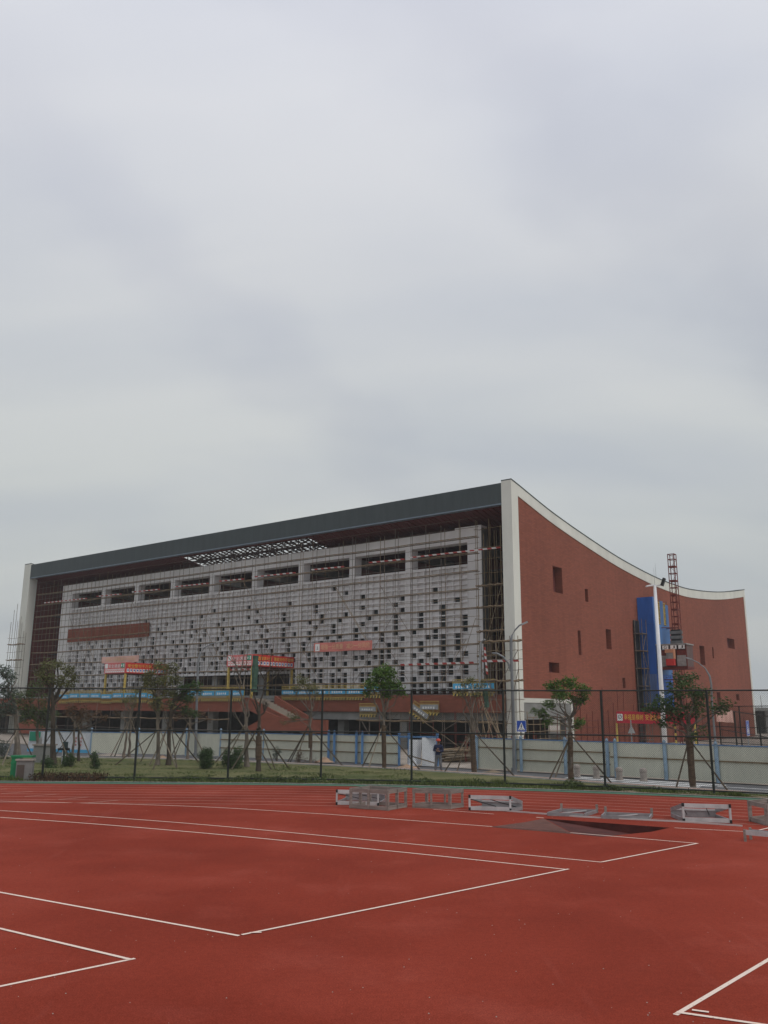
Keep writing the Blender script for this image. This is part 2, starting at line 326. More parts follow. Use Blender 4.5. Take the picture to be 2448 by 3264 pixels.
def setting(name, mb, mats, fix=True):
    me = mb.mesh(name, mats, fix=fix); o = bpy.data.objects.new(name, me); sc.collection.objects.link(o); WM[o.name] = Matrix.Identity(4); o['kind'] = 'structure'
    return o
def copy_thing(root, loc, rot, label, group=None):
    r = root.copy(); sc.collection.objects.link(r); r.location = loc; r.rotation_euler = (0, 0, rot); r['label'] = label
    if group: r['group'] = group
    WM[r.name] = Matrix.Translation(Vector(loc)) @ Matrix.Rotation(rot, 4, 'Z')
    def rec(a, b):
        for ch in a.children:
            c = ch.copy(); sc.collection.objects.link(c); c.parent = b; WM[c.name] = WM[b.name] @ ch.matrix_basis; rec(ch, c)
    rec(root, r); return r
def text_mb(body, O, X, Z, size, depth=.01, fit=None):
    """lettering as real mesh: O lower left corner, X along the line, Z up"""
    c = bpy.data.curves.new('t', 'FONT'); c.body = body; c.size = 1; c.extrude = 0; c.resolution_u = 2
    o = bpy.data.objects.new('t', c); sc.collection.objects.link(o); dg = bpy.context.evaluated_depsgraph_get()
    me = bpy.data.meshes.new_from_object(o.evaluated_get(dg)); mb = MB()
    X = Vector(X).normalized(); Z = Vector(Z).normalized(); O = Vector(O)
    if len(me.vertices):
        x0 = min(v.co.x for v in me.vertices); x1 = max(v.co.x for v in me.vertices); y0 = min(v.co.y for v in me.vertices); y1 = max(v.co.y for v in me.vertices)
        sy = size/(y1-y0); sx = (fit/(x1-x0)) if fit else sy
        mb.add([O+X*((v.co.x-x0)*sx)+Z*((v.co.y-y0)*sy) for v in me.vertices], [tuple(p.vertices) for p in me.polygons])
    bpy.data.objects.remove(o); bpy.data.curves.remove(c); bpy.data.meshes.remove(me)
    return mb
# ================================================================ setting: ground, track, lawn, road
def sheet(name, pts, z, m, sub=0):
    P = [Vector((p[0], p[1], z)) for p in pts]; tris = tessellate_polygon([P]); mb = MB(); mb.add(P, [tuple(t) for t in tris]); return setting(name, mb, m, fix=False)
def fixup(o):
    me = o.data; bm = bmesh.new(); bm.from_mesh(me)
    for f in bm.faces:
        if f.normal.z < 0: f.normal_flip()
    bm.to_mesh(me); bm.free(); return o
fixup(sheet('ground', [(-900, -400), (900, -400), (900, 1500), (-900, 1500)], -.62, 'earth'))
CX, CY, RR = -7.0, -6.45, 45.0
def arc(r, x0=-60, a1=62):      # straight on the left running into the bend on the right
    P = [(x0, CY+r), (-30, CY+r), (-15, CY+r)]
    for i in range(0, a1*2+1): a = R(i/2); P.append((CX+r*math.sin(a), CY+r*math.cos(a)))
    return P
def ribbon(mb, P, w, z, mi=0):
    n = len(P); V = []
    for i in range(n):
        a = Vector(P[max(i-1, 0)][:2]+(0,)); b = Vector(P[min(i+1, n-1)][:2]+(0,)); d = (b-a).normalized(); nn = Vector((-d.y, d.x, 0))*w/2
        p = Vector((P[i][0], P[i][1], z)); V += [p-nn, p+nn]
    mb.add(V, [(2*i, 2*i+2, 2*i+3, 2*i+1) for i in range(n-1)], mi)
# recessed water-jump pit in the infield of the bend
pit = [(4.95, 27.55), (8.15, 25.62), (7.35, 24.75), (5.74, 23.72), (5.12, 24.2)]
edge = arc(RR)
outer = [Vector((p[0], p[1], 0)) for p in edge]+[Vector((60, -40, 0)), Vector((-60, -40, 0))]
hole = [Vector((p[0], p[1], 0)) for p in pit]
tris = tessellate_polygon([outer, hole]); allp = outer+hole
mb = MB(); mb.add(allp, [tuple(t) for t in tris])
# pit: floor falls away to the right, darkened in colour for recess shade
dep = [-.02, -.34, -.34, -.28, -.03]
fl = [Vector((p[0], p[1], d)) for p, d in zip(pit, dep)]
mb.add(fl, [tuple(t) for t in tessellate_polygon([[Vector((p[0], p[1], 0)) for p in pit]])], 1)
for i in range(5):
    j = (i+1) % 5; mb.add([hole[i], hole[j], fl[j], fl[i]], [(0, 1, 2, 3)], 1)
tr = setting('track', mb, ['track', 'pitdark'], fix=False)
bm = bmesh.new(); bm.from_mesh(tr.data)
for f in bm.faces:
    if f.normal.z < -.1: f.normal_flip()
bm.to_mesh(tr.data); bm.free()
def cat(P, k=6):
    P = [Vector((p[0], p[1], 0)) for p in P]; Q = [P[0]*2-P[1]]+P+[P[-1]*2-P[-2]]; out = []
    for i in range(1, len(Q)-2):
        a, b, c, d = Q[i-1], Q[i], Q[i+1], Q[i+2]
        for j in range(k):
            t = j/k; q = .5*((2*b)+(c-a)*t+(2*a-5*b+4*c-d)*t*t+(3*b-a-3*c+d)*t**3); out.append((q.x, q.y))
    out.append((P[-1].x, P[-1].y)); return out
mb = MB()
for i in range(8): ribbon(mb, arc(RR-.55-i*1.0), .055, .004)
for i, (xa, xb) in enumerate(((-15.6, -16.8), (-14.9, -15.9), (-13.5, -14.4), (-12.2, -13.1), (-10.7, -11.5), (-9.3, -10.1))):   # stagger marks
    ya = CY+RR-1.55-i*1.0; ribbon(mb, [(xb, ya-1.0), (xa, ya)], .07, .008)
setting('lane_lines', mb, 'line_f', fix=False)
Tl = [(-26, 33.0), (-13.3, 31.4), (-6.48, 30.2), (-2.14, 28.42), (-1.0, 27.85), (4.56, 24.75), (7.88, 22.67)]
Bl = [(-24, 33.0), (-12.09, 28.6), (-5.9, 26.0), (-.13, 22.75), (4.78, 19.85)]
Al = [(-24, 31.5), (-11.34, 26.88), (-5.6, 24.35), (-.12, 21.35), (3.84, 18.94)]
mb = MB()
ribbon(mb, cat(Tl), .055, .004); ribbon(mb, cat(Bl), .055, .004); ribbon(mb, [(4.78, 19.85), (7.88, 22.67)], .06, .008)
ribbon(mb, cat(Al), .06, .004); ribbon(mb, [(3.88, 18.98), (-2.02, 13.49)], .06, .008); ribbon(mb, [(-2.05, 13.45), (-20, 24.4)], .06, .004)
ribbon(mb, [(-1.92, 13.60), (-1.75, 13.62)], .05, .012)
ribbon(mb, [(-3.22, 12.26), (-4.47, 11.07), (-12, 3.9)], .06, .004); ribbon(mb, [(-3.26, 12.20), (-5.63, 13.75), (-18, 21.5)], .06, .008)
ribbon(mb, [(3.19, 10.26), (5.13, 12.4), (14, 22.2)], .06, .004); ribbon(mb, [(3.23, 10.34), (4.06, 9.95), (12, 6.2)], .06, .008); ribbon(mb, [(3.42, 10.40), (3.58, 10.33)], .05, .012)
ribbon(mb, [(8.26, 25.58), (10.12, 24.85)], .05, .004); ribbon(mb, [(10.12, 24.82), (14, 28.8)], .06, .008)
ribbon(mb, [(1.69, 29.78), (3.54, 28.58)], .045, .004); ribbon(mb, [(4.75, 27.80), (4.95, 27.66)], .07, .004)
setting('pitch_lines', mb, 'line', fix=False)
fixup(sheet('bare_patch', [(3.04, 25.50), (4.2, 26.6), (4.92, 27.50), (5.09, 24.25), (5.05, 24.22)], .004, 'pitbrown'))
rndp = random.Random(5); mb = MB()
for _ in range(420):      # grit and pebbles lying on the rubber
    y = 7+rndp.random()**1.6*26; x = rndp.uniform(-.5, .5)*y*1.0; s_ = rndp.uniform(.004, .011); z = .003
    mb.add([(x-s_, y, z), (x, y-s_, z), (x+s_, y, z), (x, y+s_, z), (x, y, z+s_)], [(0, 1, 4), (1, 2, 4), (2, 3, 4), (3, 0, 4)])
solo('grit', mb, 'stone', 'pale grit and tiny pebbles scattered over the red track', 'grit', kind='stuff', fix=False, origin=(0, 15, 0))
# raised track kerb behind the pit
mb = MB()
kp = [(3.95, 29.42), (6.11, 27.92), (8.9, 26.86), (10.35, 26.0)]
for a, b in zip(kp, kp[1:]): mb.bar((*a, .02), (*b, .02), .04, .04)
solo('track_kerb', mb, 'kerb_alu', 'low white aluminium track kerb running past the grey frames', 'track kerb')
mb = MB(); ribbon(mb, arc(RR+.35), .72, .012); setting('green_edge', mb, 'green_strip', fix=False)
mb = MB(); ribbon(mb, arc(RR+.82), .16, .03); setting('track_border', mb, 'kerb', fix=False)
fixup(sheet('bare_soil', [p for p in arc(RR+.84) if 8.0 < p[0] < 20]+[p for p in arc(RR+1.7) if 8.0 < p[0] < 20][::-1], .034, 'soil'))
# lawn strip between the track and the pavement
paveL = [(-60, 60.6), (-28, 58.6), (-21.5, 57.9), (-15.7, 57.3), (-10.3, 55.6), (-4, 52.0), (1.4, 48.4), (6.0, 44.4), (9.2, 40.9), (12.2, 38.0), (15.4, 35.3), (18.5, 32.0), (27, 24.0)]
inner = [p for p in arc(RR+.84) if p[0] < 24]
fixup(sheet('lawn', inner+paveL[::-1], .02, 'lawn'))
def off(P, d):
    out = []
    for i, p in enumerate(P):
        a = Vector(P[max(i-1, 0)]); b = Vector(P[min(i+1, len(P)-1)]); t = (b-a).normalized(); out.append((p[0]-t.y*d, p[1]+t.x*d))
    return out
pv2 = off(paveL, 1.0)
fixup(sheet('pavement', paveL+pv2[::-1], .03, 'pave'))
mb = MB()
for a, b in zip(pv2, pv2[1:]): mb.bar((*a, -.02), (*b, -.02), .14, .12)
for a, b in zip(paveL, paveL[1:]): mb.bar((*a, .02), (*b, .02), .1, .1)
setting('kerb', mb, 'kerb')
far = [(-60, 90), (60, 0), (60, -20)]
fixup(sheet('road', [(-70, 60), (-15, 57), (12, 36), (60, -4), (80, 10), (16, 58), (-40, 100)], -.10, 'road'))
P0 = [B(70, -60), B(120, -14.9), B(-50, -14.9), B(-50, 140), B(160, 140)]
fixup(sheet('site_ground', [(p.x, p.y) for p in (B(110, -17.3), B(-60, -17.3), B(-60, 120), B(110, 120))], -.06, 'site'))
mb = MB()        # zebra crossing: bars parallel to the kerb
for i in range(4):
    a = B(-13.9-i*.3, -21.0+i*.88); b = B(-21.2-i*.3, -21.0+i*.88)
    ribbon(mb, [(a.x, a.y), (b.x, b.y)], .46, -.092)
a = B(-22.0, -19.3); b = B(-28, -19.3); ribbon(mb, [(a.x, a.y), (b.x, b.y)], .2, -.092)
setting('crosswalk', mb, 'pave_line', fix=False)
# ================================================================ the sports building
bld = thing('sports_building', 'large unfinished building with red brick sides, white lattice front and sagging roof', 'building', B(0, 0), BROT)
US, UL = -1.05, 74.0
def ztop(v):
    K = [(-1, 22.0), (.3, 21.8), (7.5, 20.35), (16.6, 19.0), (23, 18.24), (31.7, 17.6), (37.5, 17.45), (43.5, 17.55), (54.7, 18.48), (66.8, 20.15), (70, 20.8)]
    for (a, b), (c, d) in zip(K, K[1:]):
        if v <= c:
            i = K.index((a, b)); p0 = K[max(i-1, 0)]; p3 = K[min(i+2, len(K)-1)]
            t = (v-a)/(c-a); m0 = (d-p0[1])/(c-p0[0])*(c-a); m1 = (p3[1]-b)/(p3[0]-a)*(c-a)
            h = t*t*t; g = t*t
            return (2*h-3*g+1)*b+(h-2*g+t)*m0+(-2*h+3*g)*d+(h-g)*m1
    return K[-1][1]
VE = 66.6
HOLES = [(7.1, 8.9, 13.3, 15.6), (13.5, 14.2, 13.1, 14.3), (11.6, 12.2, 8.1, 10.3), (17.8, 19.0, 9.0, 10.9), (5.75, 7.65, 6.35, 7.2), (21.2, 21.9, 5.4, 6.4),
         (45.2, 47.0, 8.7, 11.0), (50.0, 50.6, 9.7, 11.1), (56.6, 59.8, 11.4, 12.7), (50.5, 51.9, 4.0, 5.6), (58.6, 60.0, 4.7, 5.5)]
vs = [1.1+i*(VE-.6-1.1)/60 for i in range(61)]
out_ = [(v, ztop(v)-.93) for v in vs]+[(VE-.6, 0.0), (9.75, 0.0), (9.75, 4.15), (1.1, 4.15)]
def P3(v, z, u=US): return B(u, v, z)
loops = [[Vector((v, z, 0)) for v, z in out_]]+[[Vector((a, c, 0)), Vector((b, c, 0)), Vector((b, d, 0)), Vector((a, d, 0))] for a, b, c, d in HOLES]
flat = [p for l in loops for p in l]; tr_ = tessellate_polygon(loops)
mb = MB(); mb.add([P3(p.x, p.y) for p in flat], [tuple(t) for t in tr_])
for a, b, c, d in HOLES:
    q = [(a, c), (b, c), (b, d), (a, d)]
    for i in range(4):
        (v1, z1), (v2, z2) = q[i], q[(i+1) % 4]; mb.add([P3(v1, z1), P3(v2, z2), P3(v2, z2, US+.75), P3(v1, z1, US+.75)], [(0, 1, 2, 3)])
part('side_wall', mb, 'brick', bld, fix=False)
for a, b, c, d in HOLES:
    mb = MB(BM); mb.box(US+.7, US+.78, a-.05, b+.05, c-.05, d+.05, 0)
    if b-a > 1: mb.box(US+.66, US+.7, (a+b)/2-.04, (a+b)/2+.04, c, d, 1)
    part('window', mb, ['inner_red', 'frame'], bld)
# inner wall skins and white frame trims
def side_skin(u, mname, name, v0, v1, zb, off_, th=.3, label=None):
    mb = MB(); n = 50
    for i in range(n):
        a = v0+(v1-v0)*i/n; b = v0+(v1-v0)*(i+1)/n
        P = [B(u, a, zb), B(u, b, zb), B(u, b, ztop(b)-off_), B(u, a, ztop(a)-off_)]
        mb.add(P, [(0, 1, 2, 3)]); mb.add([p+UX*th for p in P], [(0, 1, 2, 3)])
    return part(name, mb, mname, bld, fix=False, label=label)
side_skin(-.18, 'inner_red', 'inner_wall', 1.1, 40, 4.3, .6, .02)
side_skin(71.6, 'inner_red', 'inner_wall', 1.15, 40, 0, .6, .02)
side_skin(73.2, 'brick', 'side_wall', 1.15, VE-.6, 0, .5, .02)
n = 90         # roof-edge bands following the sag
for u0, u1 in ((US-.06, -.16), (71.75, 73.35)):
    mb = MB()
    for i in range(n):
        a = 1.1+(VE-1.1)*i/n; b = 1.1+(VE-1.1)*(i+1)/n; za, zb_ = ztop(a), ztop(b)
        P = [B(u0, a, za-.95), B(u1, a, za-.95), B(u1, a, za), B(u0, a, za), B(u0, b, zb_-.95), B(u1, b, zb_-.95), B(u1, b, zb_), B(u0, b, zb_)]
        F = [(0, 1, 5, 4), (1, 2, 6, 5), (2, 3, 7, 6), (3, 0, 4, 7)]
        if i == 0: F.append((0, 3, 2, 1))
        if i == n-1: F.append((4, 5, 6, 7))
        mb.add(P, F)
    part('roof_edge_band', mb, 'white', bld)
for u0, u1 in ((US-.09, -.16), (71.75, 73.38)):
    mb = MB()
    for i in range(n):
        a = .0+(VE+.04)*i/n; b = (VE+.04)*(i+1)/n; za, zb_ = ztop(a), ztop(b)
        P = [B(u0, a, za+.005), B(u1, a, za+.005), B(u1, a, za+.10), B(u0, a, za+.10), B(u0, b, zb_+.005), B(u1, b, zb_+.005), B(u1, b, zb_+.10), B(u0, b, zb_+.10)]
        F = [(0, 1, 5, 4), (1, 2, 6, 5), (2, 3, 7, 6), (3, 0, 4, 7)]
        if i == 0: F.append((0, 3, 2, 1))
        mb.add(P, F)
    part('roof_coping', mb, 'slate', bld)
for u0, u1 in ((US-.06, -.16), (71.75, 73.35)):
    mb = MB(); mb.extr([B(u0, 0, 0), B(u0, 1.1, 0), B(u0, 1.1, ztop(1.1)), B(u0, 0, ztop(0))], UX*(u1-u0)); part('front_pillar', mb, 'white', bld)
mb = MB(BM); mb.box(US-.06, -.16, VE-.6, VE, 0, 19.1); part('rear_pillar', mb, 'white', bld)
mb = MB(BM); mb.box(US-.06, US+.3, 1.102, 9.9, 3.82, 4.17); mb.box(US-.062, US+.3, 9.55, 9.9, 0, 3.82); part('ledge', mb, 'white', bld)
mb = MB(BM); mb.box(US, US+.5, 1.102, 9.55, 2.5, 3.818); mb.box(US, US+.5, 8.4, 9.548, 0, 2.498); part('side_beam', mb, 'concrete', bld)
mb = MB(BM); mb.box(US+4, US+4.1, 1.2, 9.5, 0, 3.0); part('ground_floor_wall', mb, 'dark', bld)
# roof front
mb = MB(BM); mb.box(-.16, 71.75, .0, .5, 19.98, 21.72); 
part('roof_fascia', mb, 'slate', bld)
mb = MB(BM); mb.box(-.16, 71.75, -.03, .45, 19.86, 19.975); part('drip_edge', mb, 'drip', bld)
SK = (22.3, 41.6, .75, 6.0)
mb = MB(BM)
def zs_(v): return ztop(v)-1.92
mb.T = None
vv = [.46, .75, 1.6, 2.6, 3.8, 5.0, 6.0, 8.9, 11.5]
for a, c in zip(vv, vv[1:]):
    segs = [(-.15, 71.3)] if (a < SK[2] or a >= SK[3]) else [(-.15, SK[0]), (SK[1], 71.3)]
    for u0, u1 in segs: mb.extr([B(u0, a, zs_(a)), B(u1, a, zs_(a)), B(u1, c, zs_(c)), B(u0, c, zs_(c))], Vector((0, 0, .08)))
for i in range(int(71/.55)):   # slatted ceiling boards
    u = -.05+i*.55
    if not (SK[0]-.3 < u < SK[1]+.1):
        for a, c in ((.47, 3.8), (3.8, 8.9)): mb.bar(B(u, a, zs_(a)-.02), B(u, c, zs_(c)-.02), .1, .04)
part('soffit', mb, 'soffit', bld)
mb = MB()         # sagging roof skin with the opening left for the louvres
for i in range(60):
    a = .5+(VE-.5)*i/60; b = .5+(VE-.5)*(i+1)/60
    for u0, u1 in ((-.15, SK[0]), (SK[0], SK[1]+6), (SK[1]+6, 71.3)):
        if u0 == SK[0] and a < 13: continue
        mb.add([B(u0, a, ztop(a)-.15), B(u1, a, ztop(a)-.15), B(u1, b, ztop(b)-.15), B(u0, b, ztop(b)-.15)], [(0, 1, 2, 3)])
part('roof', mb, 'slate', bld, fix=False)
mb = MB(BM)
rl = random.Random(8); v = SK[2]
while v < SK[3]:
    for i in range(25):
        u = SK[0]+.1+i*.77; w_ = rl.choice((.14, .2, .26, .32)); z = zs_(v)+.12+rl.uniform(0, .1)
        if rl.random() < .92: mb.box(u, u+.77, v+rl.uniform(0, .06), v+w_, z, z+.04)
    v += .38
for i in range(26):
    u = SK[0]+.1+i*.74
    mb.T = None; mb.bar(B(u, SK[2], zs_(SK[2])+.26), B(u+.3, SK[3], zs_(SK[3])+.26), .15, .10); mb.T = BM
part('roof_louvres', mb, 'truss', bld)
mb = MB()
for v in (1.4, 3.2, 5.0):
    za, zb = zs_(v)-.42, zs_(v)+.30
    mb.bar(B(SK[0]-.5, v, zb), B(SK[1]+.5, v, zb), .12, .14); mb.bar(B(SK[0]-.5, v, za), B(SK[1]+.5, v, za), .10, .12)
    for i in range(11):
        u = SK[0]+i*1.9; mb.bar(B(u, v, za), B(u, v, zb), .10, .10)
        if i < 10: mb.bar(B(u, v, za if i % 2 else zb), B(u+1.9, v, zb if i % 2 else za), .08, .08)
part('roof_truss', mb, 'truss', bld)
mb = MB(BM); mb.box(-.1, 71.2, 9.5, 9.7, 4.3, 18.0); part('back_wall', mb, 'inner_red', bld)
mb = MB(BM); mb.box(-.1, 71.2, 3.4, 9.45, 15.0, 15.1); mb.box(-.1, 71.2, 3.4, 9.45, 10.0, 10.1); part('floor_slab', mb, 'dark', bld)
# ---- lattice screen
LV, LD = 2.2, 3.2
W0, WP, NB = 4.70, 6.735, 9        # first bay, bay pitch, bays
CW, RH, NR = .78, .519, 20
ZS = 15.42
mb = MB(BM)
uL, uR = 67.2, 3.2
mb.box(uR, W0-.08, LV, LD-.01, 4.6, 17.55); mb.box(W0+NB*WP-.41, uL, LV, LD-.01, 4.6, 17.55)
mb.box(uR, uL, LV, LD-.01, 17.55, 18.75)
mb.box(uR, 5.9, LV+.002, LD-.012, 18.75, 18.95)
mb.box(W0-.08, W0+NB*WP-.41, LV, LD-.01, ZS, 15.62)
for i in range(1, NB): mb.box(W0+i*WP-.80, W0+i*WP-.08, LV+.004, LD-.02, 15.62, 17.55)
part('screen_frame', mb, 'lattice', bld)
mb = MB(BM); mb.box(uR-.06, uR-.002, LV+.05, LD, 4.6, 18.7)
part('screen_return', mb, 'conc_dark', bld)
VOID = (25.6, 42.4, 6.75)       # entrance opening cut in the screen
random.seed(11)
def invoid(u0, u1, z0): return u1 > VOID[0] and u0 < VOID[1] and z0 < VOID[2]
mbL = MB(BM); mbP = MB(BM); opens = []
OPEN = set()
for r in range(NR):
    pr = 0
    for lim, val in ((1, .03), (3, .11), (5, .19), (7, .28), (9, .35), (11, .42), (13, .48), (15, .55), (17, .62)):
        if r >= lim: pr = val
    k = random.random()/max(pr, .02)
    while pr and k < 72:
        OPEN.add((int(k)//8, int(k) % 8, r)); k += random.uniform(.62, 1.38)/pr if pr < .4 else max(1, round(random.uniform(.5, 1.5)/pr))
SIGN = (48.4, 65.0, 11.3, 12.95)
for b in range(NB):
    ub = W0-.08+b*WP
    for c in range(8):
        u0 = ub+c*CW+.045; u1 = u0+CW-.09
        for r in range(NR):
            z1 = ZS-.02-r*RH-.0; z0 = z1-RH+.15; 
            if invoid(u0, u1, z0): continue
            pr = 0
            for lim, val in ((2, .06), (4, .13), (6, .20), (8, .29), (10, .38), (13, .48), (16, .60)):
                if r >= lim: pr = val
            op = (b, c, r) in OPEN and not (SIGN[0] < u1 and u0 < SIGN[1] and SIGN[2]-.3 < z0 < SIGN[3])
            if b >= 7 and r < 7 or (b >= 5 and r < 4): op = False
            if op: opens.append((u0, u1, z0, z1))
            else: mbP.add([(u0-.04, LV+.25, z0-.04), (u1+.04, LV+.25, z0-.04), (u1+.04, LV+.25, z1+.04), (u0-.04, LV+.25, z1+.04)], [(0, 1, 2, 3)])
        # vertical rib to the right of each cell
    for c in range(9):
        u = ub+c*CW-.05; w_ = .095 if c not in (0, 8) else .13
        lo_ = VOID[2] if (VOID[0] < u < VOID[1]) else 4.6
        mbL.box(u+.01, u+w_-.01, LV, LV+.34, lo_, ZS)
    uc0, uc1 = ub+8*CW+.08, ub+WP-.04
    if uc1 > uc0+.05: mbL.box(uc0, uc1, LV+.1, LV+.28, VOID[2] if (VOID[0] < uc0 < VOID[1]) else 4.6, ZS)
for r in range(NR+1):
    z = ZS-.02-r*RH; 
    a, b = W0-.08, W0+NB*WP-.41
    segs = [(a, b)] if z > VOID[2]+.1 else [(a, VOID[0]), (VOID[1], b)]
    for s0, s1 in segs: mbL.box(s0, s1, LV-.012, LV+.34, z+.0, z+.09)
mbL.box(VOID[0]-.15, VOID[1]+.15, LV-.03, LV+.6, VOID[2]-.12, VOID[2]+.12)
for u in (VOID[0]-.2, VOID[1]+.0): mbL.box(u, u+.2, LV-.02, LV+.6, 4.5, VOID[2])
part('lattice_grid', mbL, 'lattice', bld, fix=False)
part('lattice_panel', mbP, 'panel', bld, fix=False)
wm = []
for k in range(2):
    mb = MB(); w2, h2 = CW-.13, RH-.09
    o_ = -UX*0
    def q(a, b, z0, z1, v, mi): mb.add([UX*a+VX*v+Vector((0, 0, z0)), UX*b+VX*v+Vector((0, 0, z0)), UX*b+VX*v+Vector((0, 0, z1)), UX*a+VX*v+Vector((0, 0, z1))], [(0, 1, 2, 3)], mi)
    q(0, w2, 0, h2, .36, 0)
    q(w2*.46, w2*.54, 0, h2, .345, 1); q(0, w2, h2*.30, h2*.38, .346, 1) if k else None
    q(0, w2*.08, 0, h2, .347, 1); q(w2*.92, w2, 0, h2, .347, 1)
    wm.append(mb.mesh('window', ['glass', 'frame'], Matrix.Rotation(BROT, 4, 'Z').inverted(), fix=False))
opens.sort(key=lambda t: t[0])
near = opens[:88]; rest = opens[88:]
for i, (u0, u1, z0, z1) in enumerate(near): inst('window', wm[i % 2], bld, B(u0-.03, LV, z0-.03))
mb = MB(BM)
for u0, u1, z0, z1 in rest:
    mb.add([(u0-.05, LV+.36, z0-.05), (u1+.05, LV+.36, z0-.05), (u1+.05, LV+.36, z1+.05), (u0-.05, LV+.36, z1+.05)], [(0, 1, 2, 3)], 0)
    m_ = (u0+u1)/2; mb.add([(m_-.03, LV+.345, z0), (m_+.03, LV+.345, z0), (m_+.03, LV+.345, z1), (m_-.03, LV+.345, z1)], [(0, 1, 2, 3)], 1)
part('window', mb, ['glass', 'frame'], bld, fix=False, kind='stuff')
mb = MB(BM)
for i in range(NB+1):
    u = W0-.8+i*WP; mb.box(u+.06, u+.66, LD+.01, 9.4, 16.7, 17.4)
part('roof_beam', mb, 'concrete', bld)
mb = MB(BM); mb.box(SIGN[0], SIGN[1], LV-.10, LV-.04, SIGN[2], SIGN[3])
part('sign_panel', mb, 'brick', bld, label='long blank rust-brown sign panel on the lattice')
# entrance void back
mb = MB(BM); mb.box(VOID[0]-1, VOID[1]+1, 7.0, 7.1, 4.45, 8)
for i in range(8): mb.box(VOID[0]+i*2.3, VOID[0]+i*2.3+.1, 6.9, 7.0, 4.45, 7.5, 1)
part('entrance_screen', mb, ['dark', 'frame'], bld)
for u_ in (37.2, 30.0):
    mb = MB(BM); mb.box(u_, u_+.8, 3.0, 3.8, 4.45, 7); part('entrance_column', mb, 'concrete', bld)
# ---- podium
mb = MB(BM); mb.box(-.1, 90, -.08, 12, 4.18, 4.45); mb.box(25.2, 90, -3.75, -.08, 3.9, 4.15); part('podium_slab', mb, 'concrete', bld)
mb = MB(BM); mb.box(-.14, 24.9, -.32, -.1, 3.0, 4.42); part('podium_band', mb, 'brick', bld)
mb = MB(BM); mb.box(24.9, 95, -4.0, -3.78, 2.9, 4.2); part('podium_band', mb, 'brick', bld)
mb = MB(BM); mb.box(12, 24.8, -.06, .3, 2.3, 2.95); mb.box(-.1, 12, .4, .6, 2.4, 2.98); part('podium_beam', mb, 'concrete', bld)
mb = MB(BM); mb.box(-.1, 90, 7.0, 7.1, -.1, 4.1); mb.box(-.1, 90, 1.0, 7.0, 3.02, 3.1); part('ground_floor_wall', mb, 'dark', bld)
for i in range(12):
    mb = MB(BM); u = 3.2+i*7.1; v_ = 1.0 if u < 25 else -2.2; mb.box(u, u+.75, v_, v_+.7, -.1, 2.95); part('ground_floor_column', mb, 'concrete', bld)
# ---- outside stair with red parapets
def para(pts, v0, v1, name, m):
    mb = MB(); mb.extr([B(u, v0, z) for u, z in pts], VX*(v1-v0)); part(name, mb, m, bld)
para([(24.85, 4.2), (19.9, 2.48), (19.9, 1.5), (24.85, 3.1)], -4.0, -3.75, 'stair_parapet', 'brick')
para([(23.6, 4.38), (18.9, 2.4), (18.9, 1.4), (23.6, 3.2)], -1.85, -1.6, 'stair_parapet', 'brick')
mb = MB()
mb.extr([B(u, -3.7, z) for u, z in [(24.8, 3.9), (18.2, 1.5), (18.2, 1.1), (24.8, 3.4)]], VX*1.8)
mb.T = BM
for i in range(16):
    t = i/15; u = 24.9-t*6.6; z = 4.12-t*2.45; mb.box(u-.42, u, -3.71, -1.9, z-.3, z)
mb.T = None
part('stair_flight', mb, 'site', bld)
para([(22.1, 3.0), (20.3, 2.5), (17.0, 2.3), (14.6, 2.3), (14.6, 1.2), (19.9, 1.3), (24.3, 1.2), (24.45, 1.5), (23.0, 2.05)], -4.6, -4.35, 'landing_wall', 'brick')
mb = MB(BM); mb.box(15, 24.2, -4.3, -.8, -.1, 1.0); part('stair_base', mb, 'dark', bld)
para([(60.5, 1.2), (57.5, 1.9), (54, .8), (54, .3), (60.5, .3)], -6.5, -6.2, 'ramp_wall', 'brick')
# lightning rods on roof edge
for v_ in (33,):
    mb = MB(); mb.tube(B(US+.3, v_, ztop(v_)+.1), B(US+.3, v_, ztop(v_)+1.9), .022, .01, 5)
    part('lightning_rod', mb, 'galv', bld)
# ================================================================ helpers for placing things in the plan
def ray(x, y): return (_F*2734+_R*(x-1224)-_U*(y-1632)).normalized()
def at(x, y, d):      # the point seen at photo position x, y at horizontal distance d
    r = ray(x, y); return Vector((0, 0, 3.2))+r*(d/math.hypot(r.x, r.y))
def gp(x, y, z=0): r = ray(x, y); return Vector((0, 0, 3.2))+r*((z-3.2)/r.z)
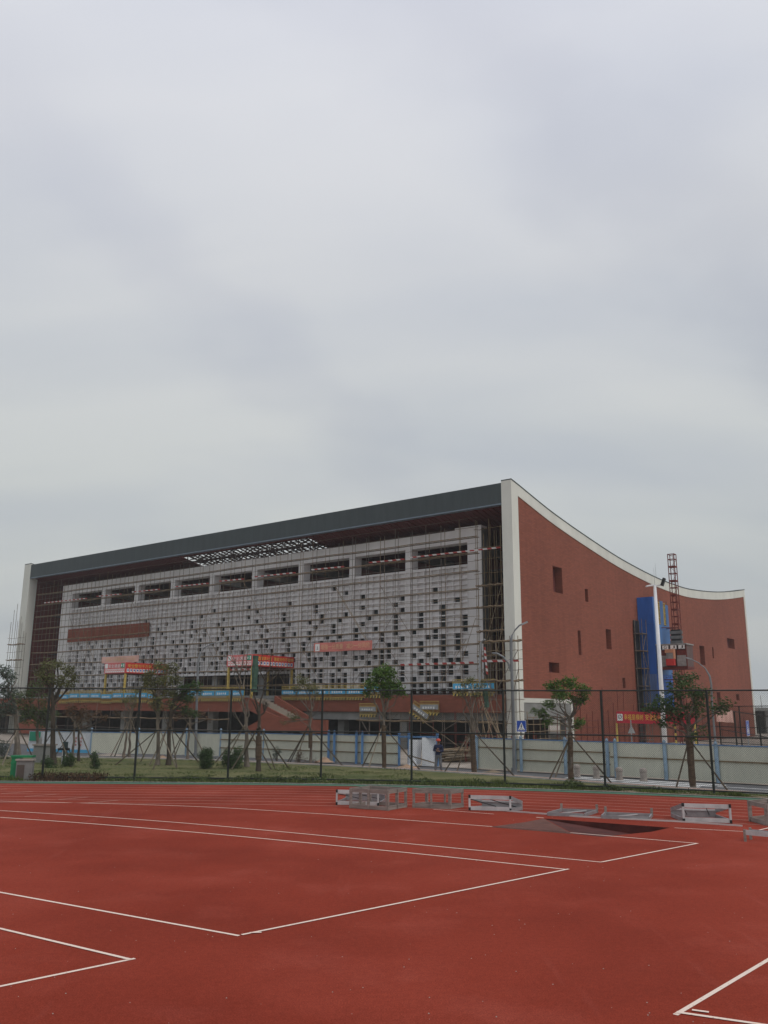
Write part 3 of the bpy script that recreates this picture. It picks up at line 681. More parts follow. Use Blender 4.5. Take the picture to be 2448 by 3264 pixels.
# ================================================================ scaffolding
def scaffold(label, u0, u1, v0, v1, z0, z1, du, zl, zt, mu='bamboo', ml='steel', r=.035, seed=1, braces=0, plank=True, top=.8, group=None):
    rnd = random.Random(seed); t = thing('scaffolding', label, 'scaffolding', B((u0+u1)/2, (v0+v1)/2, z0), BROT, group)
    n = max(1, round((u1-u0)/du)); rows = (v0, v1) if abs(v1-v0) > .05 else (v0,)
    for k, v in enumerate(rows):
        for i in range(n+1):
            u = u0+(u1-u0)*i/n+(.28 if k else 0)+rnd.uniform(-.12, .12)
            mb = MB(); h = z1+rnd.uniform(0, top); a = rnd.uniform(-.05, .05)
            mb.chain([B(u, v, z0), B(u+a, v+rnd.uniform(-.03, .03), (z0+h)/2), B(u+a*.5, v, h)], r*rnd.uniform(.8, 1.15), 5); part('upright', mb, mu if rnd.random() < .5 else ml, t)
    for kr, v in enumerate(rows):
        for z in (zt if kr == 0 else ()):
            mb = MB(); P = [B(u0-.4+(u1-u0+.8)*i/12, v-.05, z+rnd.uniform(-.05, .05)) for i in range(13)]; mb.chain(P, r*.75, 5); part('ledger', mb, ml if rnd.random() < .6 else mu, t)
    for z in zl:
        mb = MB(); P = [B(u0-.3+(u1-u0+.6)*i/20, v0-.06, z+rnd.uniform(-.05, .05)) for i in range(21)]; mb.chain(P, r*1.9, 5); part('ledger', mb, 'bamboo', t)
        if plank and len(rows) > 1:
            mb = MB()
            for i in range(len(P)-1):
                if True: a = P[i]+VX*.1-Vector((0, 0, .05)); b = P[i+1]+VX*.1-Vector((0, 0, .05)); mb.extr([a, b, b+VX*.22, a+VX*.22], Vector((0, 0, -.04)))
            part('plank', mb, 'plank', t)
    for i in range(braces):
        u = u0+(u1-u0)*(i+.5)/braces+rnd.uniform(-1, 1); zb = rnd.uniform(z0, z0+(z1-z0)*.45); h = rnd.uniform(3.5, 7); s_ = rnd.choice((-1, 1))
        mb = MB(); ub = min(max(u+s_*h*.75, u0), u1); mb.tube(B(u, v0-.1, zb), B(ub, v0-.1, min(zb+h, z1)), r*.9, None, 5); part('brace', mb, 'bamboo' if rnd.random() < .6 else 'steel', t)
    return t
ZL = [5.5, 7.0, 8.58, 10.08, 11.63, 13.19, 14.74, 16.3, 17.74]
ZT = [z+.80 for z in ZL]+[19.35]
scaffold('bamboo and steel scaffolding in front of the whole white lattice screen', 3.1, 70.9, 1.0, 1.75, 4.45, 18.7, 1.70, ZL, ZT, seed=3, braces=30, r=.024)
scaffold('ochre bamboo scaffolding in the slot between lattice screen and tall white pillar', .1, 2.7, .9, 2.6, 4.45, 17.6, .55, [5.5, 7.6, 9.6, 11.6, 13.4], [6.5, 8.6, 10.6, 12.5, 14.4, 15.6, 16.6, 18.2], 'bamboo_y', 'bamboo_y', r=.03, seed=5, braces=3, top=1.6)
scaffold('low steel scaffolding round the foot of the tall white pillar', -1.75, 1.6, -.62, -.25, .0, 8.5, .62, [5.5, 8.6], [1.2, 2.2, 3.1, 4.0, 4.8, 6.3, 7.1, 7.8], 'steel', 'bamboo', r=.032, seed=6, braces=3, top=.5)
scaffold('tall thin scaffolding outside the far left end of the building', 70.9, 74.2, -.6, -.15, 0, 12, 1.0, [9.2, 11.2], [3, 4.4, 5.8, 7.2, 8.2, 10.2, 12.0], 'steel', 'steel', r=.028, seed=7, braces=1, top=5.5)
scaffold('sparse steel scaffolding under the red podium band', 27, 66, -4.5, -4.5, 0, 3.0, 2.6, [2.2], [1.2], 'steel', 'steel', r=.028, seed=8, plank=False, top=1.0)
scaffold('props and scaffolding under the right end of the podium', .8, 14, -.9, -.5, 0, 2.6, 1.1, [2.3], [1.3, .6], 'steel', 'rust', r=.03, seed=9, braces=3, top=.6)
scaffold('scaffolding standing inside the dark entrance opening', 26.2, 42, 3.4, 4.0, 4.45, 6.6, 1.5, [5.6], [6.3, 5.0], 'steel', 'steel', r=.03, seed=10, plank=False, top=.2)
# along the side wall (runs in the v direction)
def side_scaffold(label, u, v0, v1, z0, z1, dv, zl, m='bamboo', r=.032, seed=1, top=1.2):
    rnd = random.Random(seed); t = thing('scaffolding', label, 'scaffolding', B(u, (v0+v1)/2, z0), BROT); n = round((v1-v0)/dv)
    for i in range(n+1):
        v = v0+(v1-v0)*i/n+rnd.uniform(-.15, .15); mb = MB(); h = z1+rnd.uniform(-.2, top); mb.chain([B(u, v, z0), B(u+rnd.uniform(-.08, .08), v+rnd.uniform(-.15, .15), h)], r, 5); part('upright', mb, m if rnd.random() < .7 else 'rust', t)
    for z in zl:
        mb = MB(); mb.chain([B(u-.05, v0-.3+(v1-v0+.6)*i/8, z+rnd.uniform(-.04, .04)) for i in range(9)], r, 5); part('ledger', mb, m, t)
    return t
side_scaffold('bamboo grid closing the dark opening under the white ledge', US-.35, 1.2, 9.6, 0, 2.6, .95, [.35, 1.0, 1.6, 2.15, 2.7], 'bamboo', seed=12, top=.9)
side_scaffold('thin bamboo uprights along the lower brick wall before the blue tower', US-.5, 10.4, 24.5, 0, 2.6, 1.15, [.6, 1.2, 1.8, 2.4], 'rust', seed=13, top=3.4)
side_scaffold('sparse rusty scaffolding along the lower brick wall past the hoist', US-.5, 33, 62, 0, 2.2, 2.4, [.7, 1.4, 2.1], 'rust', seed=14, top=.8)
# leaning bundle of poles beside the pillar foot
t = thing('leaning_poles', 'bundle of thin bamboo poles leaning beside the pillar foot', 'poles', B(.5, -3, 0), BROT)
rnd = random.Random(4)
for i in range(11):
    a = at(rnd.uniform(1530, 1625), rnd.uniform(2370, 2400), 63); a.z = max(a.z, 0); b = at(rnd.uniform(1490, 1580), rnd.uniform(2215, 2300), 66); mb = MB(); mb.tube(a, b, .03, .02, 5); part('pole', mb, 'bamboo', t)
# ---- striped toe boards clipped to the scaffold
def stripe(label, a, b, w=.13, n=None):
    a = Vector(a); b = Vector(b); L = (b-a).length; n = n or max(3, int(L/.42)); mb = MB(); d = (b-a)/n; up = Vector((0, 0, w)) if abs(d.z) < d.length*.7 else UX*w
    for i in range(n):
        p = a+d*i; q = p+d; sh = d*.25; mb.extr([p, q, q+sh+up, p+sh+up], VX*.03, i % 2)
    return solo('striped_board', mb, ['strr', 'strw'], label, 'warning board', 'red and white striped boards on the scaffolding', rot=BROT)
for i, (a, b, lab) in enumerate(((.3, 9.7, 'long red and white striped board across the nearest upper opening'), (10.2, 14.3, 'striped board across the second upper opening from the tall pillar'), (17.3, 21.5, 'striped board across the third upper opening from the tall pillar'),
     (23.6, 29.8, 'striped board across the fourth upper opening from the tall pillar'), (31.0, 34.8, 'striped board across the middle upper opening'), (36.5, 42.4, 'striped board across the opening just left of the middle one'), (44.8, 50, 'striped board across the third upper opening from the far left'),
     (52, 57, 'striped board across the second upper opening from the far left'), (59, 68.6, 'striped board across the far left upper opening'))):
    stripe(lab, B(a, .55, 16.32), B(b, .55, 16.40))
stripe('faded striped board low on the scaffolding left of the tall pillar', B(3.1, .55, 6.95), B(10.6, .55, 6.95), .16)
stripe('striped board at the pillar foot scaffolding, level one', B(-1.8, -.72, 6.9), B(1.5, -.72, 6.95), .16)
stripe('upright red and white striped board hanging beside the tall pillar foot', B(.95, -.85, 5.95), B(1.15, -.85, 8.1), .17, 9)
stripe('faded striped board above the entrance opening', B(27, .55, 7.0), B(33, .55, 7.0), .16)
mb = MB(); mb.chain([B(1.75, -.8, 5.2), B(1.7, -.8, 7.0), B(1.6, -.8, 8.5), B(1.2, -.8, 8.75)], .09, 8); solo('downpipe', mb, 'galv', 'grey plastic pipe hanging beside the striped upright board', 'pipe', rot=BROT)
# ================================================================ banners
def board(name, root, O, X, wd, Z, ht_, m, thick=.05):
    O = Vector(O); X = Vector(X).normalized(); Z = Vector(Z); nn = X.cross(Z).normalized(); k = 10; mb = MB()
    for i in range(k): 
        a = O+X*(wd*i/k); b = O+X*(wd*(i+1)/k); mb.extr([a, b, b+Z*ht_, a+Z*ht_], -nn*thick)
    return mb
Zv = Vector((0, 0, 1)); XF = -UX; XS = VX     # reading directions on front-facing and side-facing boards
def cloth(O, X, wd, ht_, m, sag=.03, seed=0):
    O = Vector(O); nn = Vector(X).cross(Zv).normalized(); mb = MB(); K = 24; V = []; X = Vector(X)
    for i in range(K+1):
        for j in range(4):
            s_ = math.sin(i*1.1+seed)*sag+math.sin(i*.37+j)*sag; V.append(O+X*(wd*i/K)+Zv*(ht_*j/3+math.sin(i*.5+seed)*.015)+nn*s_)
    n0 = len(V); V2 = [v-nn*.012 for v in V]
    F = [(i*4+j, (i+1)*4+j, (i+1)*4+j+1, i*4+j+1) for i in range(K) for j in range(3)]
    mb.add(V, F); mb.add(V2, F)
    return mb
b = solo('banner', cloth(B(20.95, .55, 8.47), XF, 7.1, .85, 'pinkred'), 'pinkred', 'faded pink banner tied across the scaffolding right of the entrance', 'banner', rot=BROT, fix=False)
part('lettering', text_mb('增强一分质量', B(20.0, .46, 8.66), XF, Zv, .48, fit=2.75), 'ytext2', b)
part('lettering', text_mb('减少一分风险', B(16.85, .46, 8.66), XF, Zv, .48, fit=2.8), 'ytext2', b)
mb = MB(BM); mb.box(20.15, 20.7, .46, .48, 8.55, 9.22); o = part('emblem_patch', mb, 'wtext', b); mb = MB(BM); mb.box(20.38, 20.44, .45, .458, 8.75, 9.0); mb.box(20.3, 20.52, .45, .458, 8.7, 8.75); part('emblem', mb, 'grtext', o)
b = solo('banner', cloth(B(54.8, .5, 8.3), XF, 7.0, .75, 'pale', seed=2), 'pale', 'sun-bleached pale banner on the scaffolding above the left canopy', 'banner', rot=BROT, fix=False)
part('lettering', text_mb('增强一分质量 减少一分风险', B(53.9, .41, 8.5), XF, Zv, .4, fit=5.6), 'ytext2', b)
def canopy(label, u0, u1, v0, v1, z0, z1, lab_front, lab_side, mfront, mside):
    t = thing('canopy_gate', label, 'canopy', B((u0+u1)/2, v0, 4.15), BROT)
    for (u, v) in ((u0+.1, v0+.1), (u1-.1, v0+.1), (u0+.1, v1-.1), (u1-.1, v1-.1)):
        mb = MB(BM)
        for k in range(10): z = 4.15+(z0-4.15)*k/10; mb.box(u-.09, u+.09, v-.09, v+.09, z, z+(z0-4.15)/10, 0)
        part('post', mb, 'yellow', t)
    mb = MB(BM); mb.box(u0, u1, v0, v1, z0-.05, z0); part('roof_deck', mb, 'rust', t)
    mb = MB(BM); mb.box(u0-.02, u1+.02, v0-.08, v0-.02, z0, z1); f = part('front_board', mb, mfront, t)
    mb = MB(BM); mb.box(u0-.08, u0-.021, v0-.02, v1, z0, z1); sd_ = part('side_board', mb, mside, t)
    H = z1-z0; W = u1-u0
    part('lettering', text_mb(lab_front, B(u1-.75, v0-.1, z0+H*.52), XF, Zv, H*.33, fit=W*.56), 'wtext' if mfront == 'rose' else 'ytext2', f)
    mb = MB(BM); mb.box(u1-.6, u1-.1, v0-.095, v0-.081, z0+H*.48, z0+H*.92); part('emblem_patch', mb, 'wtext', f)
    mb = MB(BM); mb.box(u0+.08, u0+.75, v0-.095, v0-.081, z0+H*.5, z0+H*.92); g = part('exit_sign', mb, 'green_sign', f)
    mb = MB(BM); mb.box(u0+.5, u0+.7, v0-.11, v0-.096, z0+H*.62, z0+H*.80); mb.box(u0+.16, u0+.28, v0-.11, v0-.096, z0+H*.56, z0+H*.86); part('pictogram', mb, 'wtext', g)
    k = int(W/.36)
    for i in range(k): mb = MB(BM); a = u0+.1+i*(W-.2)/k; mb.box(a, a+.27, v0-.095, v0-.081, z0+H*.08, z0+H*.40); mb.box(a+.06, a+.2, v0-.1, v0-.096, z0+H*.2, z0+H*.34, 1); part('safety_notice', mb, ['wtext', 'rose'], f)
    L = v1-v0
    for txt, s0, s1 in lab_side: part('lettering', text_mb(txt, B(u0-.1, v0+s0*L, z0+H*.53), XS, Zv, H*.33, fit=(s1-s0)*L), 'ytext', sd_)
    k = int(L/.42)
    for i in range(k): mb = MB(BM); a = v0+.1+i*(L-.2)/k; mb.box(u0-.095, u0-.081, a, a+.31, z0+H*.1, z0+H*.42); mb.box(u0-.1, u0-.096, a+.08, a+.23, z0+H*.2, z0+H*.36, 1); part('safety_notice', mb, ['wtext', 'sign_blue'], sd_)
    return t
canopy('red safety canopy on yellow posts over the entrance stair', 25.0, 28.45, -3.5, 2.05, 7.13, 8.2, '安全通道', [('对违章讲人情', .04, .44), ('事故对你不留情', .49, .97)], 'rose', 'red')
canopy('smaller red safety canopy near the left end beside the olive tree', 44.55, 48.25, -3.5, 2.05, 6.85, 7.98, '安全通道', [('安全警句千万条', .04, .6), ('安全', .66, .97)], 'rose', 'red')
# roadside banner on yellow posts
t = thing('banner_stand', 'bright red banner with yellow writing stretched between yellow posts behind the hoarding', 'banner', gp(2060, 2405, -.06))
a = at(1966, 2305, 60); b2 = at(2215, 2303, 58); a1 = at(1966, 2268, 60); X = (b2-a); X.z = 0; wd = X.length; X.normalize(); hh = a1.z-a.z
for p, lab in ((a, None), (at(2152, 2305, 59), 'yellow post with black stripes'), (b2, None)):
    mb = MB(); n_ = 12
    for k in range(n_): z0 = p.z*k/n_; mb.bar((p.x, p.y+.05, z0), (p.x, p.y+.05, z0+p.z/n_), .1, .1, 1 if (lab and k % 2) else 0)
    part('post', mb, ['yellow', 'black'], t, label=lab)
f = part('cloth', cloth(a, X, wd, hh, 'crimson', .02), 'crimson', t, fix=False)
nn = -X.cross(Zv).normalized(); nn = nn if nn.y < 0 else -nn
part('lettering', text_mb('幸福是棵树', a+X*.55+nn*.06+Zv*hh*.28, X, Zv, hh*.5, fit=1.32), 'ytext', f)
part('lettering', text_mb('安全是沃土', a+X*2.0+nn*.06+Zv*hh*.28, X, Zv, hh*.5, fit=1.36), 'ytext', f)
mb = MB(); O_ = a+X*.08+nn*.05+Zv*hh*.22; mb.extr([O_, O_+X*.38, O_+X*.38+Zv*hh*.58, O_+Zv*hh*.58], nn*.01); e_ = part('emblem_patch', mb, 'wtext', f)
mb = MB(); C0 = O_+X*.19+Zv*hh*.33+nn*.015
for k in range(16):
    t0, t1 = k*math.pi/8, (k+1)*math.pi/8; P = [C0+X*(math.cos(q)*r_)+Zv*(math.sin(q)*r_) for q, r_ in ((t0, .14), (t1, .14), (t1, .09), (t0, .09))]; mb.add(P, [(0, 1, 2, 3)])
mb.bar(C0-Zv*.05, C0+Zv*.05, .03, .01)
part('emblem', mb, 'grtext', e_, fix=False)
# faded banner further along
a = at(2285, 2300, 75); mbx = cloth(a, (at(2355, 2305, 77)-a).normalized(), 2.0, .95, 'pale', seed=4); solo('banner', mbx, 'pale', 'faded pink banner low on the wall behind the second chain fence', 'banner', fix=False)
# ================================================================ guard barriers along the podium edge
def barrier(O, rot, label, w_=1.95, h_=1.3, sm='sky_sign', gm='yellow'):
    t = thing('guard_barrier', label, 'barrier', O, rot, 'yellow and blue guard barriers on the podium edge')
    T = Matrix.Translation(Vector(O)) @ Matrix.Rotation(rot, 4, 'Z')
    mb = MB(T)
    for z in (h_, h_*.80, h_*.46, h_*.18): mb.box(0, w_, -.02, .02, z-.02, z+.02)
    for i in range(15): x = w_*i/14; mb.box(x-.010, x+.010, -.015, .015, h_*.18, h_)
    part('rail_frame', mb, gm, t)
    mb = MB(T); mb.box(.04, w_-.04, -.05, -.03, h_*.42, h_*.76); s_ = part('sign_panel', mb, sm, t)
    mb = MB(T); rnd = random.Random(int(O[0]*10))
    for i in range(5): x = .3+i*(w_-.6)/5; mb.box(x, x+.14, -.056, -.051, h_*.46+rnd.uniform(0, .06), h_*.62)
    part('white_marks', mb, 'wtext', s_, kind=None)
    mb = MB(T)
    for i in range(12):
        x = w_*i/12; d = w_/12; mb.extr([T @ Vector((x, -.03, 0)), T @ Vector((x+d, -.03, 0)), T @ Vector((x+d+.1, -.03, h_*.15)), T @ Vector((x+.1, -.03, h_*.15))] if False else [Vector((x, -.03, .0)), Vector((x+d*1.0, -.03, .0)), Vector((x+d*1.0+.08, -.03, h_*.15)), Vector((x+.08, -.03, h_*.15))], Vector((0, .02, 0)), i % 2)
    part('toe_board', mb, ['yellow', 'black'], t); return t
names = ['first', 'second', 'third', 'fourth', 'fifth', 'sixth', 'seventh', 'eighth', 'ninth', 'tenth', 'eleventh', 'twelfth', 'thirteenth', 'fourteenth', 'fifteenth', 'sixteenth']
bar0 = None; k_ = 0
def put_bar(O, rot, label):
    global bar0
    if bar0 is None: bar0 = barrier(O, rot, label)
    else: copy_thing(bar0, O, rot, label)
for i in range(5): put_bar(B(13.9+2.02*(i+1)-.02, -.5, 4.0), BROT, names[i]+' guard barrier counting left from the bright green tree towards the stair')
for i in range(4): put_bar(B(25.2+2.02*(i+1), -4.15, 3.85), BROT, names[i]+' guard barrier left of the stair top, under the entrance canopy')
for i in range(9): put_bar(B(37.5+2.02*(i+1), -4.15, 3.72 if i % 4 else 3.62), BROT, names[i]+' guard barrier leftwards from the dark entrance on the podium edge')
for i in range(2): put_bar(B(.5+2.02*(i+1), -.5, 4.32), BROT, ('right' if i == 0 else 'left')+' one of two guard barriers behind the green netted tree by the pillar')
put_bar(B(13.8, -.55, 4.18), BROT-.02, 'raised yellow guard barrier behind the bright green tree crown')
for lab, O, tilt, rot, roll in (('yellow barrier hanging tilted down the red band, left half of the pair', B(8.9, -.6, 2.95), 0, BROT, R(30)), ('yellow barrier hanging down the red band, right half of the pair', B(7.75, -.6, 2.75), 0, BROT, 0), ('dull yellow barrier hung on the red band beside the bright green tree', B(14.3, -.6, 2.55), 0, BROT, 0)):
    c = barrier(O, rot, lab, 1.9, 1.15, 'galv'); c.rotation_euler = (0, roll, rot)
# ================================================================ blue hoist tower, hoist mast and cage
TU0, TU1, TV0, TV1, TZ = -2.72, -1.12, 26.0, 30.4, 14.75
t = thing('hoist_landing_tower', 'tall bright blue boarded tower against the brick side wall beside the hoist', 'tower', B(-1.9, 28, 0), BROT)
zs = [.9+3.0, 6.5, 11.9, TZ]
zs = [3.6, 6.9, 12.0, TZ]
for i in range(3):
    mb = MB(BM); o_ = .02*i
    mb.box(TU0-o_, TU1, TV0-o_, TV0+.06, zs[i]+.003*i, zs[i+1]); part('blue_sheet', mb, 'blue_dirty' if i == 0 else 'blue_sheet', t)
for i in range(2):
    mb = MB(BM); mb.box(TU0-.03*i-.05, TU0-.03*i, TV0+.06, TV1, zs[i]+.003, zs[i+1]); part('blue_sheet', mb, 'blue_sheet' if i == 0 else 'blue_lit', t)
mb = MB(BM); mb.box(TU0-.05, TU0, TV0+.06, TV0+1.2, zs[2], TZ); part('blue_sheet', mb, 'blue_lit', t)
mb = MB(BM); mb.box(TU0-.05, TU0, TV0+2.0, TV0+2.9, zs[2], TZ-.2); part('blue_sheet', mb, 'blue_lit', t)
mb = MB(BM); mb.box(TU0-.05, TU0, TV1-.8, TV1, zs[2]-.3, TZ-.5); part('blue_sheet', mb, 'blue_lit', t)
mb = MB(BM)
for v in (TV0+1.25, TV0+1.9, TV0+2.95, TV0+3.5): mb.box(TU0-.03, TU0+.02, v, v+.07, zs[2], TZ-.3)
for z in (12.1, 12.7, 13.3, 13.9, 14.3): mb.box(TU0-.035, TU0+.01, TV0+1.2, TV0+2.0, z, z+.07); mb.box(TU0-.035, TU0+.01, TV0+2.9, TV1-.8, z, z+.07)
for v in (TV0+1.3, TV0+3.0):
    for q_ in range(4): mb.box(TU0+.02, TU0+.04, v+q_*.14, v+.09+q_*.14, 12.2, 14.2)
part('landing_gate', mb, 'yellow', t)
mb = MB(BM); mb.box(TU0, TU1, TV1-.06, TV1, 3.6, TZ-.5); mb.box(TU0+.3, TU1, TV0+.4, TV1-.3, 3.2, 3.58); part('tower_deck', mb, 'rust', t)
for (u, v) in ((TU0+.05, TV0+.1), (TU0+.05, TV1-.1), (TU1-.1, TV0+.1), (TU1-.1, TV1-.1), (TU0+.05, 28.2)):
    mb = MB(); mb.tube(B(u, v, 0), B(u, v, TZ-.1), .035, None, 5); part('upright', mb, 'steel', t)
# stair scaffold beside the tower
t = thing('scaffold_stair', 'narrow rusty scaffold stair against the left flank of the blue tower', 'scaffolding', B(-1.6, 25, 0), BROT)
for (u, v) in ((-1.25, 24.6), (-1.25, 25.8), (-2.0, 24.6), (-2.0, 25.8)):
    mb = MB(); mb.tube(B(u, v, 0), B(u, v, 12.4), .035, None, 5); part('upright', mb, 'steel', t)
for k in range(7):
    z = .4+k*1.75
    mb = MB(BM); mb.box(-2.05, -1.15, 24.5, 25.9, z, z+.07); part('plank', mb, 'plank' if k % 3 else 'steel', t)
    if k < 6:
        mb = MB(); a_, b_ = (24.7, 25.7) if k % 2 else (25.7, 24.7); mb.bar(B(-1.95, a_, z), B(-1.95, b_, z+1.75), .05, .05); part('brace', mb, 'steel', t)
mb = MB(BM); mb.box(-1.2, -1.12, 24.6, 25.95, 0, 12.3); part('shade_backing', mb, 'black', t)  # sheet coloured black to stand in for shade inside the stair
# mast
MU, MV, MT = -4.15, 28.7, 19.45
t = thing('hoist_mast', 'dark red lattice mast of the construction hoist rising above the roof edge', 'hoist mast', B(MU, MV, 0), BROT)
z = 0; k = 0
while z < MT-.1:
    mb = MB(); s_ = .33; z1 = min(z+1.5, MT)
    cs = [(MU-s_, MV-s_), (MU+s_, MV-s_), (MU+s_, MV+s_), (MU-s_, MV+s_)]
    for (u, v) in cs: mb.bar(B(u, v, z), B(u, v, z1), .07, .07)
    for i in range(4):
        a, b = cs[i], cs[(i+1) % 4]
        for zz in (z+.03, z+.77, z1-.04): mb.bar(B(*a, zz), B(*b, zz), .055, .07)
        if i in (2,): mb.bar(B(*a, z), B(*b, z+.75), .025, .025); mb.bar(B(*b, z+.75), B(*a, z1), .025, .025)
    mb.bar(B(MU, MV+s_, z), B(MU, MV+s_, z1), .04, .04)
    part('mast_section', mb, 'rust', t); z += 1.508; k += 1
for z in (3.4, 6.4, 11.7): mb = MB(); mb.bar(B(MU, MV-.33, z), B(-1.2, MV-1.2, z), .07, .07); mb.bar(B(MU, MV+.33, z), B(-1.2, MV+1.2, z), .07, .07); part('wall_tie', mb, 'rust', t)
CU0, CU1, CV0, CV1, CZ0, CZ1 = -5.85, -2.85, 26.1, 28.1, 7.35, 9.75
t = thing('hoist_cage', 'red and grey hoist cage with white marked signs and an orange control cab', 'hoist cage', B((CU0+CU1)/2, CV0, CZ0), BROT)
mb = MB(BM)
mb.box(CU0, CU1, CV0, CV1, CZ0, CZ0+.12); mb.box(CU0-.04, CU1+.04, CV0-.04, CV1+.04, CZ0+.12, CZ0+.24)
for (u, v) in ((CU0, CV0), (CU1-.08, CV0), (CU0, CV1-.08), (CU1-.08, CV1-.08), ((CU0+CU1)/2-.4, CV0)): mb.box(u, u+.08, v, v+.08, CZ0+.24, CZ1)
part('cage_frame', mb, 'rust', t)
mb = MB(BM); mb.box(CU0-.08, CU1+.08, CV0-.08, CV1+.08, CZ1, CZ1+.12); part('cage_roof', mb, 'cage', t)
mb = MB(BM); mb.box(CU0-.01, CU0+.01, CV0+.1, CV1-.1, CZ0+.25, CZ1); part('side_panel', mb, 'cage_d', t)
mb = MB(BM); mb.box(CU0+.08, CU1-.08, CV1-.1, CV1-.05, CZ0+.25, CZ1); part('rear_panel', mb, 'cage_d', t)
for (a, b) in ((CU0+.1, CU0+1.0), (CU1-.95, CU1-.1)):
    mb = MB(BM); mb.box(a, b, CV0+.02, CV0+.05, CZ0+.3, CZ0+1.35); mb.box(a, b, CV0+.021, CV0+.049, CZ0+1.36, CZ1-.5, 1); part('front_panel', mb, ['cage', 'rust'], t)
mb = MB(BM); mb.box(CU0+1.15, CU0+1.95, CV0-.5, CV0-.02, CZ0+.35, CZ0+1.0, 0); mb.box(CU0+1.2, CU0+1.9, CV0-.48, CV0-.02, CZ0+1.0, CZ0+1.6, 1); mb.box(CU0+1.1, CU0+2.0, CV0-.52, CV0-.02, CZ0+1.6, CZ0+1.95, 2)
mb.box(CU0+1.1, CU0+1.2, CV0-.5, CV0-.02, CZ0+1.0, CZ0+1.6, 2)
part('control_cab', mb, ['red', 'cage', 'orange'], t)
for i, ch in enumerate('GJJ'):
    u = CU1-.62-i*.82; mb = MB(BM); mb.box(u-.62, u, CV0-.12, CV0-.1, CZ1-.42, CZ1-.04); p_ = part('sign_plate', mb, 'wtext', t)
    part('lettering', text_mb(ch, B(u-.16, CV0-.125, CZ1-.38), XF, Zv, .30, fit=.3), 'black', p_)
mb = MB(BM); mb.box(MU-.6, MU+.4, MV-.75, MV-.4, CZ1+.2, CZ1+1.7, 0)
for k in range(3): mb.box(MU-.75, MU+.5, MV-.8, MV-.5, CZ1+.25+k*.5, CZ1+.55+k*.5, 1)
part('drive_motor', mb, ['black', 'conc_dark'], t)
# ================================================================ street furniture
def lamp(label, base, segs, head, m='lamp_grey', r0=.09, group='curved street lamps'):
    t = thing('street_lamp', label, 'street lamp', base, 0, group)
    mb = MB(); mb.chain([base]+segs[0], [r0*1.1]+[r0*.9 if i < len(segs[0])*.4 else r0*.5 for i in range(len(segs[0]))], 10); mb.tube(base, base+Vector((0, 0, .25)), r0*1.8, None, 10); part('pole', mb, m, t, smooth=False)
    for s_ in segs[1:]: mb = MB(); mb.chain(s_, [r0*.6]*(len(s_)-1)+[r0*.4], 8); part('bracket_arm', mb, m, t)
    a, b = head; mb = MB(); mb.bar(a, b, .22, .09); part('lamp_head', mb, 'galv', t)
base = gp(1639, 2463, -.1); d = math.hypot(base.x, base.y)
Q = lambda pts, d=d: [at(x, y, d) for x, y in pts]
lamp('grey curved street lamp in front of the tall white pillar', base, [Q([(1637, 2300), (1630, 2100), (1629, 2038), (1632, 2025), (1642, 2008), (1655, 1994), (1668, 1988)]), Q([(1628, 2140), (1620, 2113), (1604, 2094), (1585, 2083), (1568, 2082)])], tuple(Q([(1662, 1991), (1682, 1982)])))
base = gp(623, 2412, -.1); d2 = math.hypot(base.x, base.y)
Q2 = lambda pts: [at(x, y, d2) for x, y in pts]
lamp('grey curved street lamp among the bare trees left of the entrance', base, [Q2([(627, 2250), (632, 2110), (638, 2085), (652, 2064), (672, 2052), (690, 2048)])], tuple(Q2([(688, 2048), (712, 2044)])))
Q3 = lambda pts: [at(x, y, 70) for x, y in pts]
base = at(2276, 2300, 70); base.z = -.06
lamp('distant curved street lamp right of the hoist cage', base, [Q3([(2270, 2250), (2267, 2180), (2262, 2155), (2248, 2130), (2225, 2112), (2200, 2100)])], tuple(Q3([(2204, 2101), (2186, 2096)])), r0=.08)
base = at(2124, 2440, 54.5); base.z = -.06
t = thing('floodlight_mast', 'tall white tapered mast with floodlights in front of the blue tower', 'floodlight mast', base)
top_ = at(2089, 1868, 54.5); top_.x = base.x; top_.y = base.y
mb = MB(); mb.chain([base, base+(top_-base)*.5, top_], [.155, .125, .09], 14); part('pole', mb, 'white_paint', t, smooth=True)
mb = MB(); mb.tube(base, base+Vector((0, 0, .06)), .3, None, 14); part('base_plate', mb, 'white_paint', t)
mb = MB(); mb.bar(top_+Vector((-.45, 0, .0)), top_+Vector((.35, 0, .05)), .1, .07); part('crossbar', mb, 'white_paint', t)
mb = MB(); mb.bar(top_+Vector((-.55, -.1, -.03)), top_+Vector((-.1, -.1, .06)), .3, .08); part('floodlight', mb, 'white_paint', t, label='pale floodlight seen edge-on')
mb = MB(); mb.bar(top_+Vector((.42, -.05, .02)), top_+Vector((.58, -.12, .46)), .42, .16); mb.bar(top_+Vector((.3, 0, .05)), top_+Vector((.45, -.04, .12)), .06, .06); part('floodlight', mb, 'black', t, label='dark floodlight tilted upward')
mb = MB(); mb.tube(top_, top_+Vector((0, 0, 1.1)), .012, .006, 4); part('lightning_rod', mb, 'galv', t)
